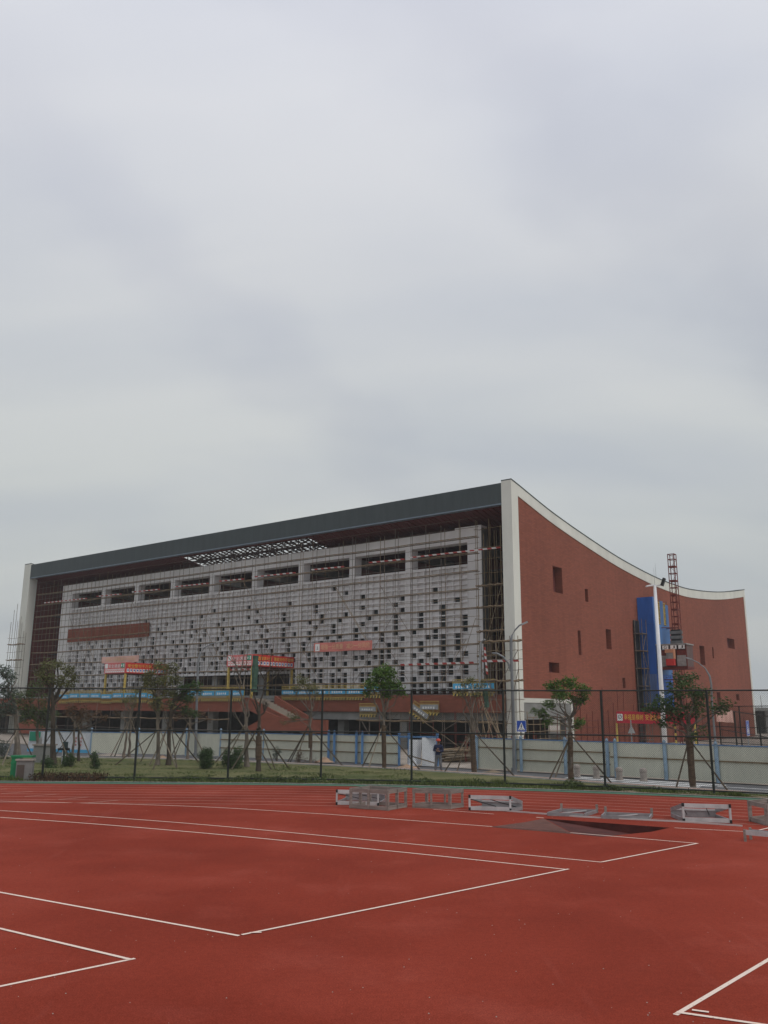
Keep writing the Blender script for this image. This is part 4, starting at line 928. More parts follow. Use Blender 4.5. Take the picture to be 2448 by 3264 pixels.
# pedestrian crossing signs
def ped_sign(label, tl, br, d, turn, base_z=-.06):
    c = (at(*tl, d)+at(*br, d))/2; h = at(*tl, d).z-at(*br, d).z; w_ = h*.86
    t = thing('crossing_sign', label, 'road sign', (c.x, c.y+.06, base_z), 0, 'blue pedestrian crossing signs')
    mb = MB(); mb.tube((c.x, c.y+.06, base_z), (c.x, c.y+.06, c.z+h*.4), .035, None, 8); part('post', mb, 'galv', t)
    T = Matrix.Translation(c) @ Matrix.Rotation(turn, 4, 'Z')
    mb = MB(T); mb.box(-w_/2, w_/2, -.01, .012, -h/2, h/2); pl = part('plate', mb, 'sign_blue', t)
    mb = MB(T); b_ = .04*h
    for (x0, x1, z0, z1) in ((-w_/2, w_/2, h/2-.02, h/2), (-w_/2, w_/2, -h/2, -h/2+.02), (-w_/2, -w_/2+.02, -h/2+.02, h/2-.02), (w_/2-.02, w_/2, -h/2+.02, h/2-.02)): mb.box(x0, x1, -.014, -.0105, z0, z1)
    mb.extr([(-w_*.36, -.0125, -h*.36), (w_*.36, -.0125, -h*.36), (0, -.0125, h*.34)], (0, .0015, 0))
    part('white_symbol', mb, 'white_paint', pl)
    mb = MB(T); y = -.016
    mb.box(-.012*h/.5, .02*h/.5, y, -.0145, h*.10, h*.17)       # head
    for a, b, w in (((0, h*.09), (-h*.015, -h*.10), .07*h), ((-h*.015, -h*.10), (-h*.09, -h*.24), .04*h), ((-h*.015, -h*.10), (h*.07, -h*.24), .04*h), ((0, h*.06), (-h*.09, -h*.03), .03*h), ((0, h*.06), (h*.08, -h*.05), .03*h)):
        mb.bar((a[0], y, a[1]), (b[0], y, b[1]), .002, w) if False else mb.extr([(a[0]-w/2, y, a[1]), (a[0]+w/2, y, a[1]), (b[0]+w/2, y, b[1]), (b[0]-w/2, y, b[1])], (0, .0015, 0))
    for k in range(4): x = -h*.22+k*h*.13; mb.extr([(x, y, -h*.34), (x+h*.06, y, -h*.34), (x+h*.07, y, -h*.26), (x+h*.02, y, -h*.26)], (0, .0015, 0))
    part('black_pictogram', mb, 'black', pl)
ped_sign('blue crossing sign beside the street lamp, facing the track', (1647, 2296), (1677, 2333), 52.5, -.15)
ped_sign('blue crossing sign at the far right, turned almost edge-on', (2371, 2297), (2396, 2345), 53, R(56))
c = at(2012, 2326, 53); t = thing('warning_sign', 'grey back of a triangular warning sign on a post behind the hoarding', 'road sign', (c.x, c.y, -.06))
mb = MB(); mb.tube((c.x, c.y, -.06), (c.x, c.y, c.z+.55), .035, None, 8); part('post', mb, 'galv', t)
mb = MB(); mb.extr([(c.x-.22, c.y-.05, c.z-.2), (c.x+.22, c.y-.05, c.z-.2), (c.x, c.y-.05, c.z+.28)], (0, .012, 0)); part('plate', mb, 'galv', t)
# stone bollards
P = [gp(1840, 2476), gp(1902, 2481), gp(1975, 2487), gp(2052, 2490)]
t = thing('bollard', 'pale stone bollard nearest the leafy tree trunk, first of four', 'bollard', P[0], 0, 'stone bollards along the pavement')
o = P[0]; mb = MB(); mb.chain([o, o+Vector((0, 0, .06)), o+Vector((0, 0, .08)), o+Vector((0, 0, .38)), o+Vector((0, 0, .40))], [.19, .19, .15, .15, .17], 14); part('shaft', mb, 'stone', t)
mb = MB(); mb.chain([o+Vector((0, 0, .401)), o+Vector((0, 0, .44)), o+Vector((0, 0, .55)), o+Vector((0, 0, .6))], [.17, .18, .16, .06], 14); part('cap', mb, 'stone', t)
for p, l in zip(P[1:], ('pale stone bollard, second from the leafy tree trunk', 'pale stone bollard just left of the fence post', 'pale stone bollard, rightmost of the four')): copy_thing(t, p, 0, l)
# ================================================================ site hoarding along the road
def hoard(label, name, a, b, h, m, railm='bamboo_y', rails=(.72, .36), sheets=4, z=-.08, group='cream hoarding panels along the road', kind=None):
    a = Vector((a[0], a[1], z)); b = Vector((b[0], b[1], z)); X = (b-a); L = X.length; X.normalize(); nn = Vector((X.y, -X.x, 0)); nn = nn if nn.y < 0 else -nn
    t = thing('site_hoarding', label, 'hoarding', (a+b)/2, math.atan2(X.y, X.x), group)
    mb = MB()
    k = max(8, int(L/.18))
    for i in range(k):
        p = a+X*(L*i/k); q = a+X*(L*(i+1)/k); o_ = nn*(.015 if i % 2 else 0); mb.extr([p+o_+Vector((0, 0, .06)), q+o_+Vector((0, 0, .06)), q+o_+Vector((0, 0, h)), p+o_+Vector((0, 0, h))], -nn*.012)
    part('sheet', mb, m, t)
    mb = MB(); mb.bar(a+Vector((0, 0, h+.02)), b+Vector((0, 0, h+.02)), .06, .05); part('top_rail', mb, 'post_blue' if m == 'hoard' else 'post_lblue', t)
    for r_ in rails: mb = MB(); mb.bar(a+nn*.05+Vector((0, 0, h*r_)), b+nn*.05+Vector((0, 0, h*r_)), .04, .06); part('rail', mb, railm, t)
    return t
def hpost(label, p, h, m='post_blue', w_=.13, z=-.08):
    p = Vector((p[0], p[1], z)); t = thing('hoarding_post', label, 'post', p, BROT, 'blue posts of the hoarding'); mb = MB()
    mb.bar(p, p+Vector((0, 0, h)), w_, w_, up=(0, 1, 0)); part('shaft', mb, m, t)
    mb = MB(); q = p+Vector((0, 0, h)); mb.chain([q, q+Vector((0, 0, .05)), q+Vector((0, 0, .12)), q+Vector((0, 0, .2))], [.03, .09, .08, .02], 8); part('finial', mb, m, t)
HP = [(-26.5, 66.5), (-21.2, 64.6), (-17.6, 64.0), (-13.9, 62.9), (-11.2, 61.4), (-8.0, 59.7), (-3.35, 56.6), (-1.45, 55.35), (1.05, 54.1)]
hl = ['white poster hoarding with blue base at the far left', 'grey-white hoarding panel just right of the poster hoarding', 'grey-white hoarding panel behind the slim leaning trunks', 'grey-white hoarding panel behind the two thick trunks', 'grey-white hoarding panel behind the round shrub', 'wide hoarding panel with rails behind the bare tree', 'cream hoarding panel between the two pairs of blue posts', 'cream hoarding panel behind the bright green tree trunk']
hh_ = [1.5, 1.5, 1.52, 1.55, 1.58, 1.6, 1.68, 1.7, 1.72]
HP2 = [(x, y) for x, y in HP]
for i in range(8):
    wht = i < 1
    t = hoard(hl[i], '', HP[i], HP[i+1], (hh_[i]+hh_[i+1])/2, 'hoard_w' if i < 1 else 'hoard', rails=() if i < 4 else (.75, .40))
    if i < 1:
        a = Vector((*HP[i], 0)); b = Vector((*HP[i+1], 0)); X = (b-a).normalized(); nn = Vector((X.y, -X.x, 0)); nn = nn if nn.y < 0 else -nn
        mb = MB(); mb.extr([a+nn*.06+Vector((0, 0, -.02)), b+nn*.06+Vector((0, 0, -.02)), b+nn*.06+Vector((0, 0, .2)), a+nn*.06+Vector((0, 0, .2))], nn*.01); part('blue_base_band', mb, 'sky_sign', t)
        if i == 0:
            mb = MB(); p = a+X*.1+nn*.06+Vector((0, 0, .75)); mb.extr([p, p+X*1.0, p+X*1.0+Vector((0, 0, .65)), p+Vector((0, 0, .65))], nn*.01); part('teal_patch', mb, 'green_sign', t)
        if i == 0:
            for kk in range(2):
                for q_ in range(3): mb = MB(); p = a+X*(4.3+kk*.45)+nn*.06+Vector((0, 0, .95-q_*.24)); mb.extr([p, p+X*.1, p+X*.1+Vector((0, 0, .12)), p+Vector((0, 0, .12))], nn*.01); part('poster_mark', mb, 'rose' if (kk+q_) % 2 else 'strr', t)
HR = [(5.45, 51.0), (7.45, 49.35), (9.8, 47.55), (11.75, 45.85), (14.0, 44.2), (15.95, 42.6), (18.4, 40.7), (21.5, 38.3)]
hr = ['cream hoarding panel just right of the gateway', 'cream hoarding panel right of the street lamp under the crossing sign', 'cream hoarding panel behind the left leafy tree', 'cream hoarding panel with one rail below the red banner', 'cream hoarding panel behind the rightmost tree trunk', 'cream hoarding panel at the right edge of the view', 'cream hoarding panel past the right edge']
for i in range(6):
    hoard(hr[i], '', HR[i], HR[i+1], 1.70, 'hoard', rails=(.58,) if i > 2 else ((.70, .36) if i else (.72,)))
k = 0
pl = ['far left blue post at the poster hoarding', 'blue post where poster and grey hoarding meet', 'blue post left of the two thick trunks', 'blue post behind the leaning stakes left of the shrub', 'blue post behind the round shrub', 'blue post left of the bare tree']
for i in range(1, 6): hpost(pl[i], HP[i], hh_[i]+.16, 'post_lblue', .10)
for (p, l) in (((-3.42, 56.45), 'left post of the first bright blue pair'), ((-3.05, 56.25), 'right post of the first bright blue pair'), ((-1.62, 55.3), 'left post of the second bright blue pair'), ((-1.25, 55.1), 'right post of the second bright blue pair'), ((1.02, 53.95), 'bright blue post at the left side of the gateway'), ((1.62, 54.1), 'blue post just inside the gateway beside the loose sheets'), ((3.28, 52.9), 'blue post behind the worker in the red helmet')):
    hpost(l, p, 1.78, 'post_blue', .15)
for (p, l) in (((5.4, 50.95), 'faded blue post at the right side of the gateway'), ((7.35, 49.35), 'left post of the faded pair right of the street lamp'), ((7.65, 49.1), 'right post of the faded pair right of the street lamp'), ((9.75, 47.45), 'faded blue post behind the left leafy tree'), ((11.6, 45.9), 'left post of the faded pair below the red banner'), ((11.95, 45.62), 'right post of the faded pair below the red banner'), ((14.0, 44.1), 'faded blue post under the white mast'), ((15.95, 42.5), 'faded blue post right of the rightmost tree')):
    hpost(l, p, 1.72, 'post_lblue', .15)
mb = MB(); mb.bar((1.0, 53.9, 1.6), (3.3, 52.8, 1.62), .09, .1); solo('gate_beam', mb, 'post_blue', 'bright blue beam across the top of the loose sheet metal', 'beam')
# loose sheets in the gateway
t = thing('sheet_metal', 'bent white metal sheet bulging beside the gateway post', 'metal sheet', gp(1320, 2436)); 
mb = MB(); a = at(1300, 2430, 53.6); V = []
for i in range(9):
    x = 1.55+i*.095; bul = math.sin(i/8*math.pi)*.22; V += [(x, 53.4-bul, .02), (x+.06, 53.45-bul*.6, 1.45)]
mb.add(V, [(2*i, 2*i+2, 2*i+3, 2*i+1) for i in range(8)]); V2 = [(a_, b_+.02, c_) for a_, b_, c_ in V]; mb.add(V2, [(2*i, 2*i+2, 2*i+3, 2*i+1) for i in range(8)]); part('sheet', mb, 'hoard_w', t, fix=False)
mb = MB(); mb.extr([(1.5, 53.0, -.05), (2.1, 52.9, -.02), (1.9, 53.2, .45)], (0, .02, 0)); part('folded_corner', mb, 'hoard_w', t)
mb = MB(); mb.bar((2.78, 52.85, -.05), (2.80, 53.1, 1.58), .86, .03, up=(0, 1, 0)); solo('sheet_metal', mb, 'hoard_w', 'flat white metal sheet leaning upright left of the worker', 'metal sheet')
mb = MB(); mb.bar((1.6, 52.9, .55), (3.2, 52.6, .12), .05, .07); solo('timber_batten', mb, 'plank', 'thin timber batten leaning across the loose sheets', 'timber')
# pile of timber poles inside the gateway
t = thing('timber_pile', 'untidy pile of pale timber poles inside the gateway', 'timber pile', gp(1465, 2432, -.06)); rnd = random.Random(9); c0 = gp(1462, 2430, -.06)
for i in range(75):
    z = rnd.uniform(0, .75); x = c0.x+rnd.uniform(-.9, .9)*(1-z*.4); y = c0.y+rnd.uniform(-.3, 1.6); L = rnd.uniform(.6, 1.4); a_ = rnd.uniform(-.25, .35)
    mb = MB(); mb.tube((x-L*math.cos(a_), y-L*.3, z+.0), (x+L*math.cos(a_), y+L*.3, z+rnd.uniform(-.05, .18)), rnd.uniform(.03, .05), None, 5); part('pole', mb, 'bamboo' if rnd.random() < .6 else 'stake_l', t)
for i in range(5): mb = MB(); x = c0.x-.2+i*.35; mb.tube((x, c0.y-.3, .3), (x+rnd.uniform(.3, .9), c0.y+.3, rnd.uniform(1.2, 1.7)), .03, .02, 5); part('pole', mb, 'stake_l', t, label='pole sticking up out of the pile')
scaffold('rusty props stacked behind the timber pile', -9.5, -4.5, -13.0, -12.4, 0, 1.5, .8, [.7], [1.2], 'rust', 'rust', r=.03, seed=21, plank=False, top=.5)
# ================================================================ chain link fence
FR_ = 46.75
t = thing('chain_link_fence', 'tall dark green chain link fence curving between the track and the lawn', 'fence', (0, 40, 0))
def fp(x):
    if x < CX: return Vector((x, CY+FR_+(.0 if x > -14 else (x+14)*.0), 0))
    return Vector((x, CY+math.sqrt(FR_**2-(x-CX)**2), 0))
FX = [-23.4, -19.3, -15.3, -11.15, -6.95, -2.75, 1.3, 5.3, 9.3, 13.2, 16.9, 20.4]
FH = 4.05
for i, x in enumerate(FX):
    p = fp(x); mb = MB(); mb.tube(p, p+Vector((0, 0, FH+.03)), .05, None, 10); part('post', mb, 'fence_post', t)
for i in range(len(FX)-1):
    a, b = fp(FX[i]), fp(FX[i+1])
    for z in (FH, FH*.545, .14):
        mb = MB(); mb.tube(a+Vector((0, 0, z)), b+Vector((0, 0, z)), .03, None, 8); part('rail', mb, 'fence_post', t)
    mb = MB(); X = (b-a); L = X.length; X.normalize(); nn = Vector((X.y, -X.x, 0))*.0026; s_ = .085; r_ = .0026
    for lo_, hi_ in ((.17, FH*.54), (FH*.55, FH-.03)):
        H_ = hi_-lo_; c = -H_
        while c < L:
            for sg in (0, 1):
                x0, x1 = max(c, 0), min(c+H_, L)
                if x1-x0 > .02:
                    z0, z1 = (x0-c), (x1-c)
                    if sg: z0, z1 = H_-z0, H_-z1
                    p = a+X*x0+Vector((0, 0, lo_+z0)); q = a+X*x1+Vector((0, 0, lo_+z1)); e = Vector((0, 0, r_*1.4)); o_ = nn*(1 if sg else -1)
                    mb.add([p-e, q-e, q+e, p+e], [(0, 1, 2, 3)]); mb.add([p-e*.2+nn, q-e*.2+nn, q-e*.2-nn, p-e*.2-nn], [(0, 1, 2, 3)])
            c += s_
    part('wire_mesh', mb, 'mesh_green', t, fix=False)
# far sports-court fence on the right
t = thing('chain_link_fence', 'second dark chain link fence far behind the hoarding at the right edge', 'fence', at(2350, 2376, 75)); 
A = [at(2215, 2250, 92), at(2355, 2251, 86), at(2480, 2250, 82)]; C_ = [at(2290, 2262, 84), at(2340, 2268, 78), at(2418, 2279, 70), at(2490, 2290, 64)]
for L_ in (A, C_):
    for p in L_: mb = MB(); mb.tube((p.x, p.y, 0), p, .06, None, 6); part('post', mb, 'fence_post', t)
    for p, q in zip(L_, L_[1:]):
        for zf in (1, .12, .5):
            mb = MB(); mb.tube((p.x, p.y, p.z*zf), (q.x, q.y, q.z*zf), .035, None, 6); part('rail', mb, 'fence_post', t)
        mb = MB(); X = Vector((q.x-p.x, q.y-p.y, 0)); L = X.length; X.normalize(); c = -p.z
        while c < L:
            for sg in (0, 1):
                x0, x1 = max(c, 0), min(c+p.z, L); z0, z1 = x0-c, x1-c
                if sg: z0, z1 = p.z-z0, p.z-z1
                if x1 > x0: u_ = Vector((p.x, p.y, 0))+X*x0+Vector((0, 0, z0)); v_ = Vector((p.x, p.y, 0))+X*x1+Vector((0, 0, z1)); e = Vector((0, 0, .009)); mb.add([u_-e, v_-e, v_+e, u_+e], [(0, 1, 2, 3)])
            c += .18
        part('wire_mesh', mb, 'mesh_green', t, fix=False)
# low grey building frame beyond
o = at(2440, 2370, 150); o.z = 0
t = thing('concrete_frame_building', 'low grey unfinished concrete building with rebar at the right edge', 'building', o)
mb = MB(); 
for i in range(6): x = o.x-4+i*4.4; mb.box(x, x+.5, o.y, o.y+.5, 0, 3.4)
mb.box(o.x-4.5, o.x+25, o.y-.5, o.y+14, 3.4, 3.9); part('frame', mb, 'concrete', t)
mb = MB(); mb.box(o.x-4, o.x+24, o.y+6, o.y+6.3, -.5, 3.4); part('rear_wall', mb, 'conc_dark', t)
rnd = random.Random(2)
for i in range(14): mb = MB(); x = o.x-4+i*1.9+rnd.uniform(-.4, .4); mb.tube((x, o.y, 3.9), (x+rnd.uniform(-.2, .2), o.y, 3.9+rnd.uniform(.8, 2.6)), .05, .03, 4); part('rebar', mb, 'steel', t)
# ================================================================ trees
def leaf_cloud(clumps, n, size, rnd, flat=.75, per=9):
    mb = MB(); tot = sum(r*r for *_, r in clumps)
    for (c, r) in clumps:
        k = max(3, int(n*r*r/tot/per))
        for _ in range(k):
            d = Vector((rnd.gauss(0, 1), rnd.gauss(0, 1), rnd.gauss(0, 1))).normalized()*(rnd.random()**.42)*r; d.z *= flat; tw = c+d
            for _ in range(per):
                p = tw+Vector((rnd.gauss(0, 1), rnd.gauss(0, 1), rnd.gauss(0, .8)))*(size*1.15)
                a = Vector((rnd.gauss(0, 1), rnd.gauss(0, 1), rnd.gauss(0, .5))).normalized(); b = a.cross(Vector((rnd.gauss(0, 1), rnd.gauss(0, 1), rnd.gauss(0, 1)))).normalized()
                s_ = size*rnd.uniform(.55, 1.1); a *= s_; b *= s_*.42
                mb.add([p-a, p-a*.1+b, p+a, p-a*.1-b], [(0, 1, 2, 3)])
    return mb
def limb(mb, p, q, r0, r1, rnd, wob=.06, k=4, n=6):
    p = Vector(p); q = Vector(q); L = (q-p).length; P = [p]
    for i in range(1, k): t = i/k; P.append(p+(q-p)*t+Vector((rnd.gauss(0, 1), rnd.gauss(0, 1), rnd.gauss(0, .4)))*wob*L*.5)
    P.append(q); mb.chain(P, [r0+(r1-r0)*i/k for i in range(k+1)], n)
    return P
def tree(label, name, base, topxy, crown, leaves, size, lm, seed, r=.09, bark='bark', wrap=None, net=None, fork=None, bare=(), d=None, twigs=30, group=None, per=9, flat=.75):
    """base, topxy, crown clumps as plan positions; crown = [(x, y, radius m)]"""
    rnd = random.Random(seed); b = gp(*base); dd = math.hypot(b.x, b.y); t = thing(name, label, 'tree', (b.x, b.y, 0), 0, group)
    A = lambda x, y, dv=0: at(x, y, dd+dv)
    top = A(*topxy); cl = [(A(x, y, rnd.uniform(-.5, .5)*rr), rr) for x, y, rr in crown]
    mb = MB(); b0 = Vector((b.x, b.y, -.05)); k = 7; P = [b0]
    for i in range(1, k): P.append(b0+(top-b0)*(i/k)+Vector((rnd.gauss(0, 1), rnd.gauss(0, 1), 0))*.03)
    P.append(top); mb.chain(P, [r*1.45, r*1.08]+[r*(1-.35*i/k) for i in range(2, k+1)], 9)
    for c, rr in cl:
        q = c+Vector((0, 0, -rr*.2)); st = P[-1-(rnd.random() < .5)]; Q = limb(mb, st, q, r*.5, r*.14, rnd, .12)
        for _ in range(max(2, int(twigs/len(cl)))):
            s_ = Q[rnd.randint(2, 4)]; e = c+Vector((rnd.gauss(0, 1), rnd.gauss(0, 1), rnd.gauss(.1, 1)*flat)).normalized()*rr*rnd.uniform(.5, 1.05); limb(mb, s_, e, r*.13, r*.05, rnd, .1, 3, 4)
    for (x0, y0, x1, y1, rr) in bare:
        Q = limb(mb, A(x0, y0), A(x1, y1, rnd.uniform(-.3, .3)), r*rr, r*.10, rnd, .08, 4)
        for _ in range(3):
            s_ = Q[rnd.randint(1, 3)]; limb(mb, s_, s_+Vector((rnd.uniform(-.6, .6), rnd.uniform(-.4, .4), rnd.uniform(.1, .9))), r*.12, r*.04, rnd, .1, 3, 4)
    part('trunk', mb, bark, t)
    if leaves: part('crown', leaf_cloud(cl, leaves, size, rnd, flat, per), lm, t, fix=False)
    if wrap:
        mb = MB(); z0, z1 = wrap; n_ = 12; H_ = top.z; Q = []; RR_ = []
        for i in range(n_+1): z = z0+(z1-z0)*i/n_; f = (z+.05)/(H_+.05); Q.append(b0+(top-b0)*f); RR_.append(r*(1.28+.28*rnd.random()))
        mb.chain(Q, RR_, 9); part('trunk_wrap', mb, 'wrap', t)
    if net:
        mb = MB(); (x0, y0, x1, y1, rr) = net; a_, b_ = A(x0, y0), A(x1, y1); n_ = 8; mb.chain([a_+(b_-a_)*i/n_ for i in range(n_+1)], [rr*rnd.uniform(.8, 1.15) for _ in range(n_+1)], 8); part('shade_net', mb, 'netg', t)
    return t
def stakes(label, base, tie, feet, mats=None, r=.035):
    b = gp(*base); dd = math.hypot(b.x, b.y); T_ = at(*tie, dd); t = thing('support_stakes', label, 'tree stakes', (b.x, b.y, 0), 0, 'timber stakes propping up the young trees')
    for i, (x, y) in enumerate(feet):
        f = gp(x, y); o_ = Vector(((x-base[0])*.0012, 0, 0)); mb = MB(); e = Vector((T_.x+(.12 if x > base[0] else -.12), T_.y-.05*(i % 2), T_.z)); ext = (e-f).normalized()*.25
        mb.tube(Vector((f.x, f.y, -.05)), e+ext, r*1.1, r*.85, 6); part('stake', mb, (mats[i] if mats else ('stake' if i % 2 == 0 else 'stake_l')), t)
    return t
YT = 'young trees in the lawn strip'
tree('rightmost young tree with a wide dark green crown over the white mast', 'young_tree', (2209, 2512), (2193, 2320), [(2168, 2195, .62), (2230, 2215, .60), (2120, 2240, .50), (2080, 2262, .36), (2150, 2270, .60), (2200, 2165, .34), (2210, 2262, .5), (2290, 2262, .42), (2310, 2240, .24), (2110, 2300, .34), (2200, 2345, .32), (2240, 2330, .22), (2160, 2160, .25)], 3900, .085, 'leaf_d', 1, .10, wrap=(.1, 2.1), group=YT)
tree('small tree with a neat bright flat-topped crown right of the crossing sign', 'young_tree', (1820, 2487), (1817, 2290), [(1765, 2190, .44), (1815, 2178, .42), (1855, 2200, .38), (1790, 2215, .45), (1840, 2232, .34), (1752, 2245, .28), (1728, 2275, .30), (1745, 2298, .26), (1700, 2262, .14), (1865, 2225, .2), (1850, 2300, .26), (1840, 2315, .16)], 3900, .075, 'leaf_b', 2, .09, wrap=(.05, 2.2), group=YT, bare=[(1817, 2290, 1778, 2235, .4), (1817, 2290, 1860, 2240, .4), (1817, 2300, 1740, 2260, .3)])
tree('forked tree with thin crown and a green net by the gateway', 'young_tree', (1512, 2463), (1505, 2335), [(1495, 2175, .40), (1530, 2185, .38), (1470, 2205, .32), (1555, 2210, .28), (1510, 2215, .3), (1480, 2180, .3)], 620, .075, 'leaf_o', 3, .10, wrap=(0, 2.0), group=YT, bare=[(1508, 2340, 1497, 2220, .6), (1510, 2340, 1530, 2220, .6), (1500, 2260, 1470, 2200, .3), (1528, 2260, 1570, 2190, .3), (1505, 2330, 1560, 2255, .2)], net=(1546, 2200, 1552, 2255, .13))
tree('tree with a bright fresh green crown before the lattice wall', 'young_tree', (1225, 2450), (1222, 2260), [(1205, 2150, .42), (1240, 2148, .44), (1222, 2132, .34), (1185, 2185, .42), (1262, 2185, .42), (1225, 2185, .55), (1275, 2205, .3), (1172, 2205, .25), (1230, 2215, .36)], 3800, .09, 'leaf_b', 4, .09, wrap=(.05, 2.35), group=YT, bare=[(1223, 2320, 1180, 2250, .25), (1226, 2325, 1275, 2270, .25), (1224, 2300, 1260, 2240, .25)])
tree('slim pale-barked tree with sparse yellow-green crown right of the stair', 'young_tree', (989, 2434), (990, 2270), [(965, 2165, .50), (990, 2190, .46), (945, 2195, .36), (1010, 2205, .28), (935, 2285, .40), (910, 2300, .2)], 950, .08, 'leaf_o', 5, .085, bark='bark', wrap=(.9, 1.9), group=YT, bare=[(990, 2300, 965, 2180, .35), (990, 2330, 940, 2260, .3), (990, 2310, 1030, 2220, .3), (988, 2330, 1000, 2200, .3)])
tree('bare branching tree with a green netted stem in front of the entrance canopy', 'young_tree', (823, 2460), (826, 2270), [(850, 2240, .3)], 0, .08, 'leaf_o', 6, .115, bark='bark_d', group=YT, wrap=(.6, 1.8), net=(810, 2205, 815, 2090, .17), bare=[(826, 2270, 808, 2200, .8), (826, 2270, 850, 2130, .55), (848, 2150, 875, 2040, .3), (835, 2200, 905, 2120, .25), (850, 2180, 915, 2125, .25), (826, 2280, 800, 2230, .4), (845, 2170, 830, 2060, .25)])
tree('thick grey bare tree with upright branches left of the netted tree', 'bare_tree', (787, 2445), (783, 2290), [], 0, .08, 'leaf_o', 7, .135, bark='bark', group=YT, bare=[(785, 2330, 770, 2170, .5), (783, 2290, 752, 2100, .45), (770, 2180, 735, 2060, .3), (765, 2150, 780, 2020, .3), (784, 2330, 745, 2260, .35), (783, 2300, 800, 2200, .35), (760, 2130, 720, 2080, .25), (775, 2200, 790, 2050, .3), (790, 2300, 760, 2230, .3)])
tree('leafy olive-brown tree right of the left canopy', 'young_tree', (502, 2440), (505, 2200), [(510, 2125, .46), (545, 2130, .46), (480, 2140, .40), (560, 2165, .45), (515, 2170, .55), (480, 2185, .42), (535, 2205, .45), (500, 2225, .4), (560, 2215, .35), (470, 2165, .4), (500, 2250, .45), (545, 2245, .4)], 3300, .085, 'leaf_o', 8, .11, bark='bark', group=YT, bare=[(505, 2290, 470, 2230, .3), (505, 2310, 540, 2250, .3)])
tree('dark tree leaning right with a dark green crown behind the olive tree', 'young_tree', (536, 2440), (545, 2240), [(590, 2195, .42), (620, 2185, .34), (600, 2225, .38), (575, 2220, .34), (635, 2205, .22), (590, 2260, .34), (620, 2275, .28)], 1700, .085, 'leaf_d', 9, .13, bark='bark_d', group=YT, bare=[(542, 2300, 590, 2210, .45), (540, 2330, 520, 2260, .3)])
tree('thin tree with dry reddish leaves beside the street lamp', 'young_tree', (597, 2421), (605, 2290), [(600, 2270, .5), (570, 2285, .34), (640, 2280, .34), (660, 2290, .26)], 520, .08, 'leaf_r', 10, .08, bark='bark', group=YT, bare=[(603, 2320, 575, 2260, .3), (604, 2330, 640, 2270, .3)])
tree('slim tree with few leaves in front of the left canopy post', 'young_tree', (413, 2414), (416, 2270), [(420, 2225, .34), (440, 2205, .3), (400, 2235, .28), (430, 2250, .26)], 480, .08, 'leaf_o', 11, .085, bark='bark', group=YT, bare=[(416, 2300, 385, 2240, .3), (416, 2310, 450, 2250, .3), (414, 2330, 445, 2275, .3)])
tree('leaning thin tree with twiggy branches below the left canopy', 'young_tree', (394, 2416), (410, 2300), [(370, 2270, .3)], 90, .08, 'leaf_r', 12, .085, bark='bark', group=YT, bare=[(408, 2310, 430, 2230, .4), (404, 2320, 380, 2250, .3), (410, 2310, 415, 2220, .4)])
tree('large dark-trunked tree at left with brownish green crown', 'young_tree', (171, 2440), (166, 2210), [(150, 2125, .46), (185, 2115, .40), (215, 2135, .44), (235, 2160, .34), (130, 2150, .36), (200, 2170, .44), (160, 2165, .44), (225, 2185, .3)], 1900, .085, 'leaf_o', 13, .155, bark='bark_d', group=YT, bare=[(168, 2280, 200, 2160, .4), (166, 2290, 130, 2180, .4)])
tree('green bushy tree left of the dark trunk over the fence rail', 'young_tree', (120, 2425), (118, 2280), [(120, 2190, .6), (90, 2215, .6), (150, 2225, .6), (75, 2250, .55), (115, 2260, .7), (160, 2275, .6), (60, 2225, .4), (90, 2290, .6), (130, 2305, .5)], 2800, .085, 'leaf_m', 14, .12, bark='bark', group=YT)
tree('grey-green tree at the left edge of the photo', 'young_tree', (55, 2405), (50, 2260), [(8, 2140, .7), (35, 2160, .55), (10, 2200, .8), (45, 2215, .55), (-15, 2250, .8), (20, 2260, .7)], 2400, .11, 'leaf_g', 15, .2, bark='bark', group=YT)
tree('thin tree with reddish twigs right of the dark trunk', 'young_tree', (229, 2442), (238, 2300), [(250, 2280, .40), (285, 2285, .40), (220, 2275, .3), (310, 2270, .22), (270, 2260, .3)], 620, .08, 'leaf_r', 16, .085, bark='bark', group=YT, bare=[(236, 2320, 270, 2260, .4), (236, 2330, 290, 2280, .3)])
tree('thin tree with dry brown leaves before the poster hoarding', 'young_tree', (251, 2428), (252, 2310), [(250, 2300, .3), (225, 2255, .34), (265, 2320, .2), (330, 2290, .3)], 420, .08, 'leaf_r', 17, .085, bark='bark_d', group=YT, bare=[(252, 2320, 225, 2260, .3), (252, 2330, 310, 2285, .3)])
# stakes
stakes('stakes of the rightmost dark green tree', (2209, 2512), (2200, 2374), [(2154, 2512), (2323, 2521), (2215, 2502)], ['stake', 'stake', 'stake_l'])
stakes('stakes of the neat bright tree right of the crossing sign', (1820, 2487), (1822, 2355), [(1748, 2487), (1953, 2497), (1768, 2480)], ['stake', 'stake', 'stake_l'])
stakes('many stakes round the forked tree by the gateway', (1512, 2463), (1505, 2335), [(1414, 2462), (1643, 2475), (1455, 2460)], ['stake', 'stake', 'stake_l'])
stakes('stakes of the fresh green tree before the lattice', (1225, 2450), (1222, 2322), [(1152, 2447), (1342, 2455), (1172, 2455)], ['stake', 'stake', 'stake_l'])
stakes('stakes of the slim pale tree right of the stair', (989, 2434), (985, 2322), [(915, 2430), (1095, 2442), (940, 2430), (925, 2426)], ['stake', 'stake', 'stake_l', 'stake'])
stakes('stakes of the netted bare tree', (823, 2460), (826, 2325), [(925, 2452), (878, 2452), (735, 2455), (757, 2440)], ['stake', 'stake_l', 'stake_l', 'stake'])
stakes('stakes of the thick grey bare tree', (787, 2445), (782, 2320), [(685, 2430), (712, 2437), (868, 2455)], ['stake_l', 'stake_l', 'stake'])
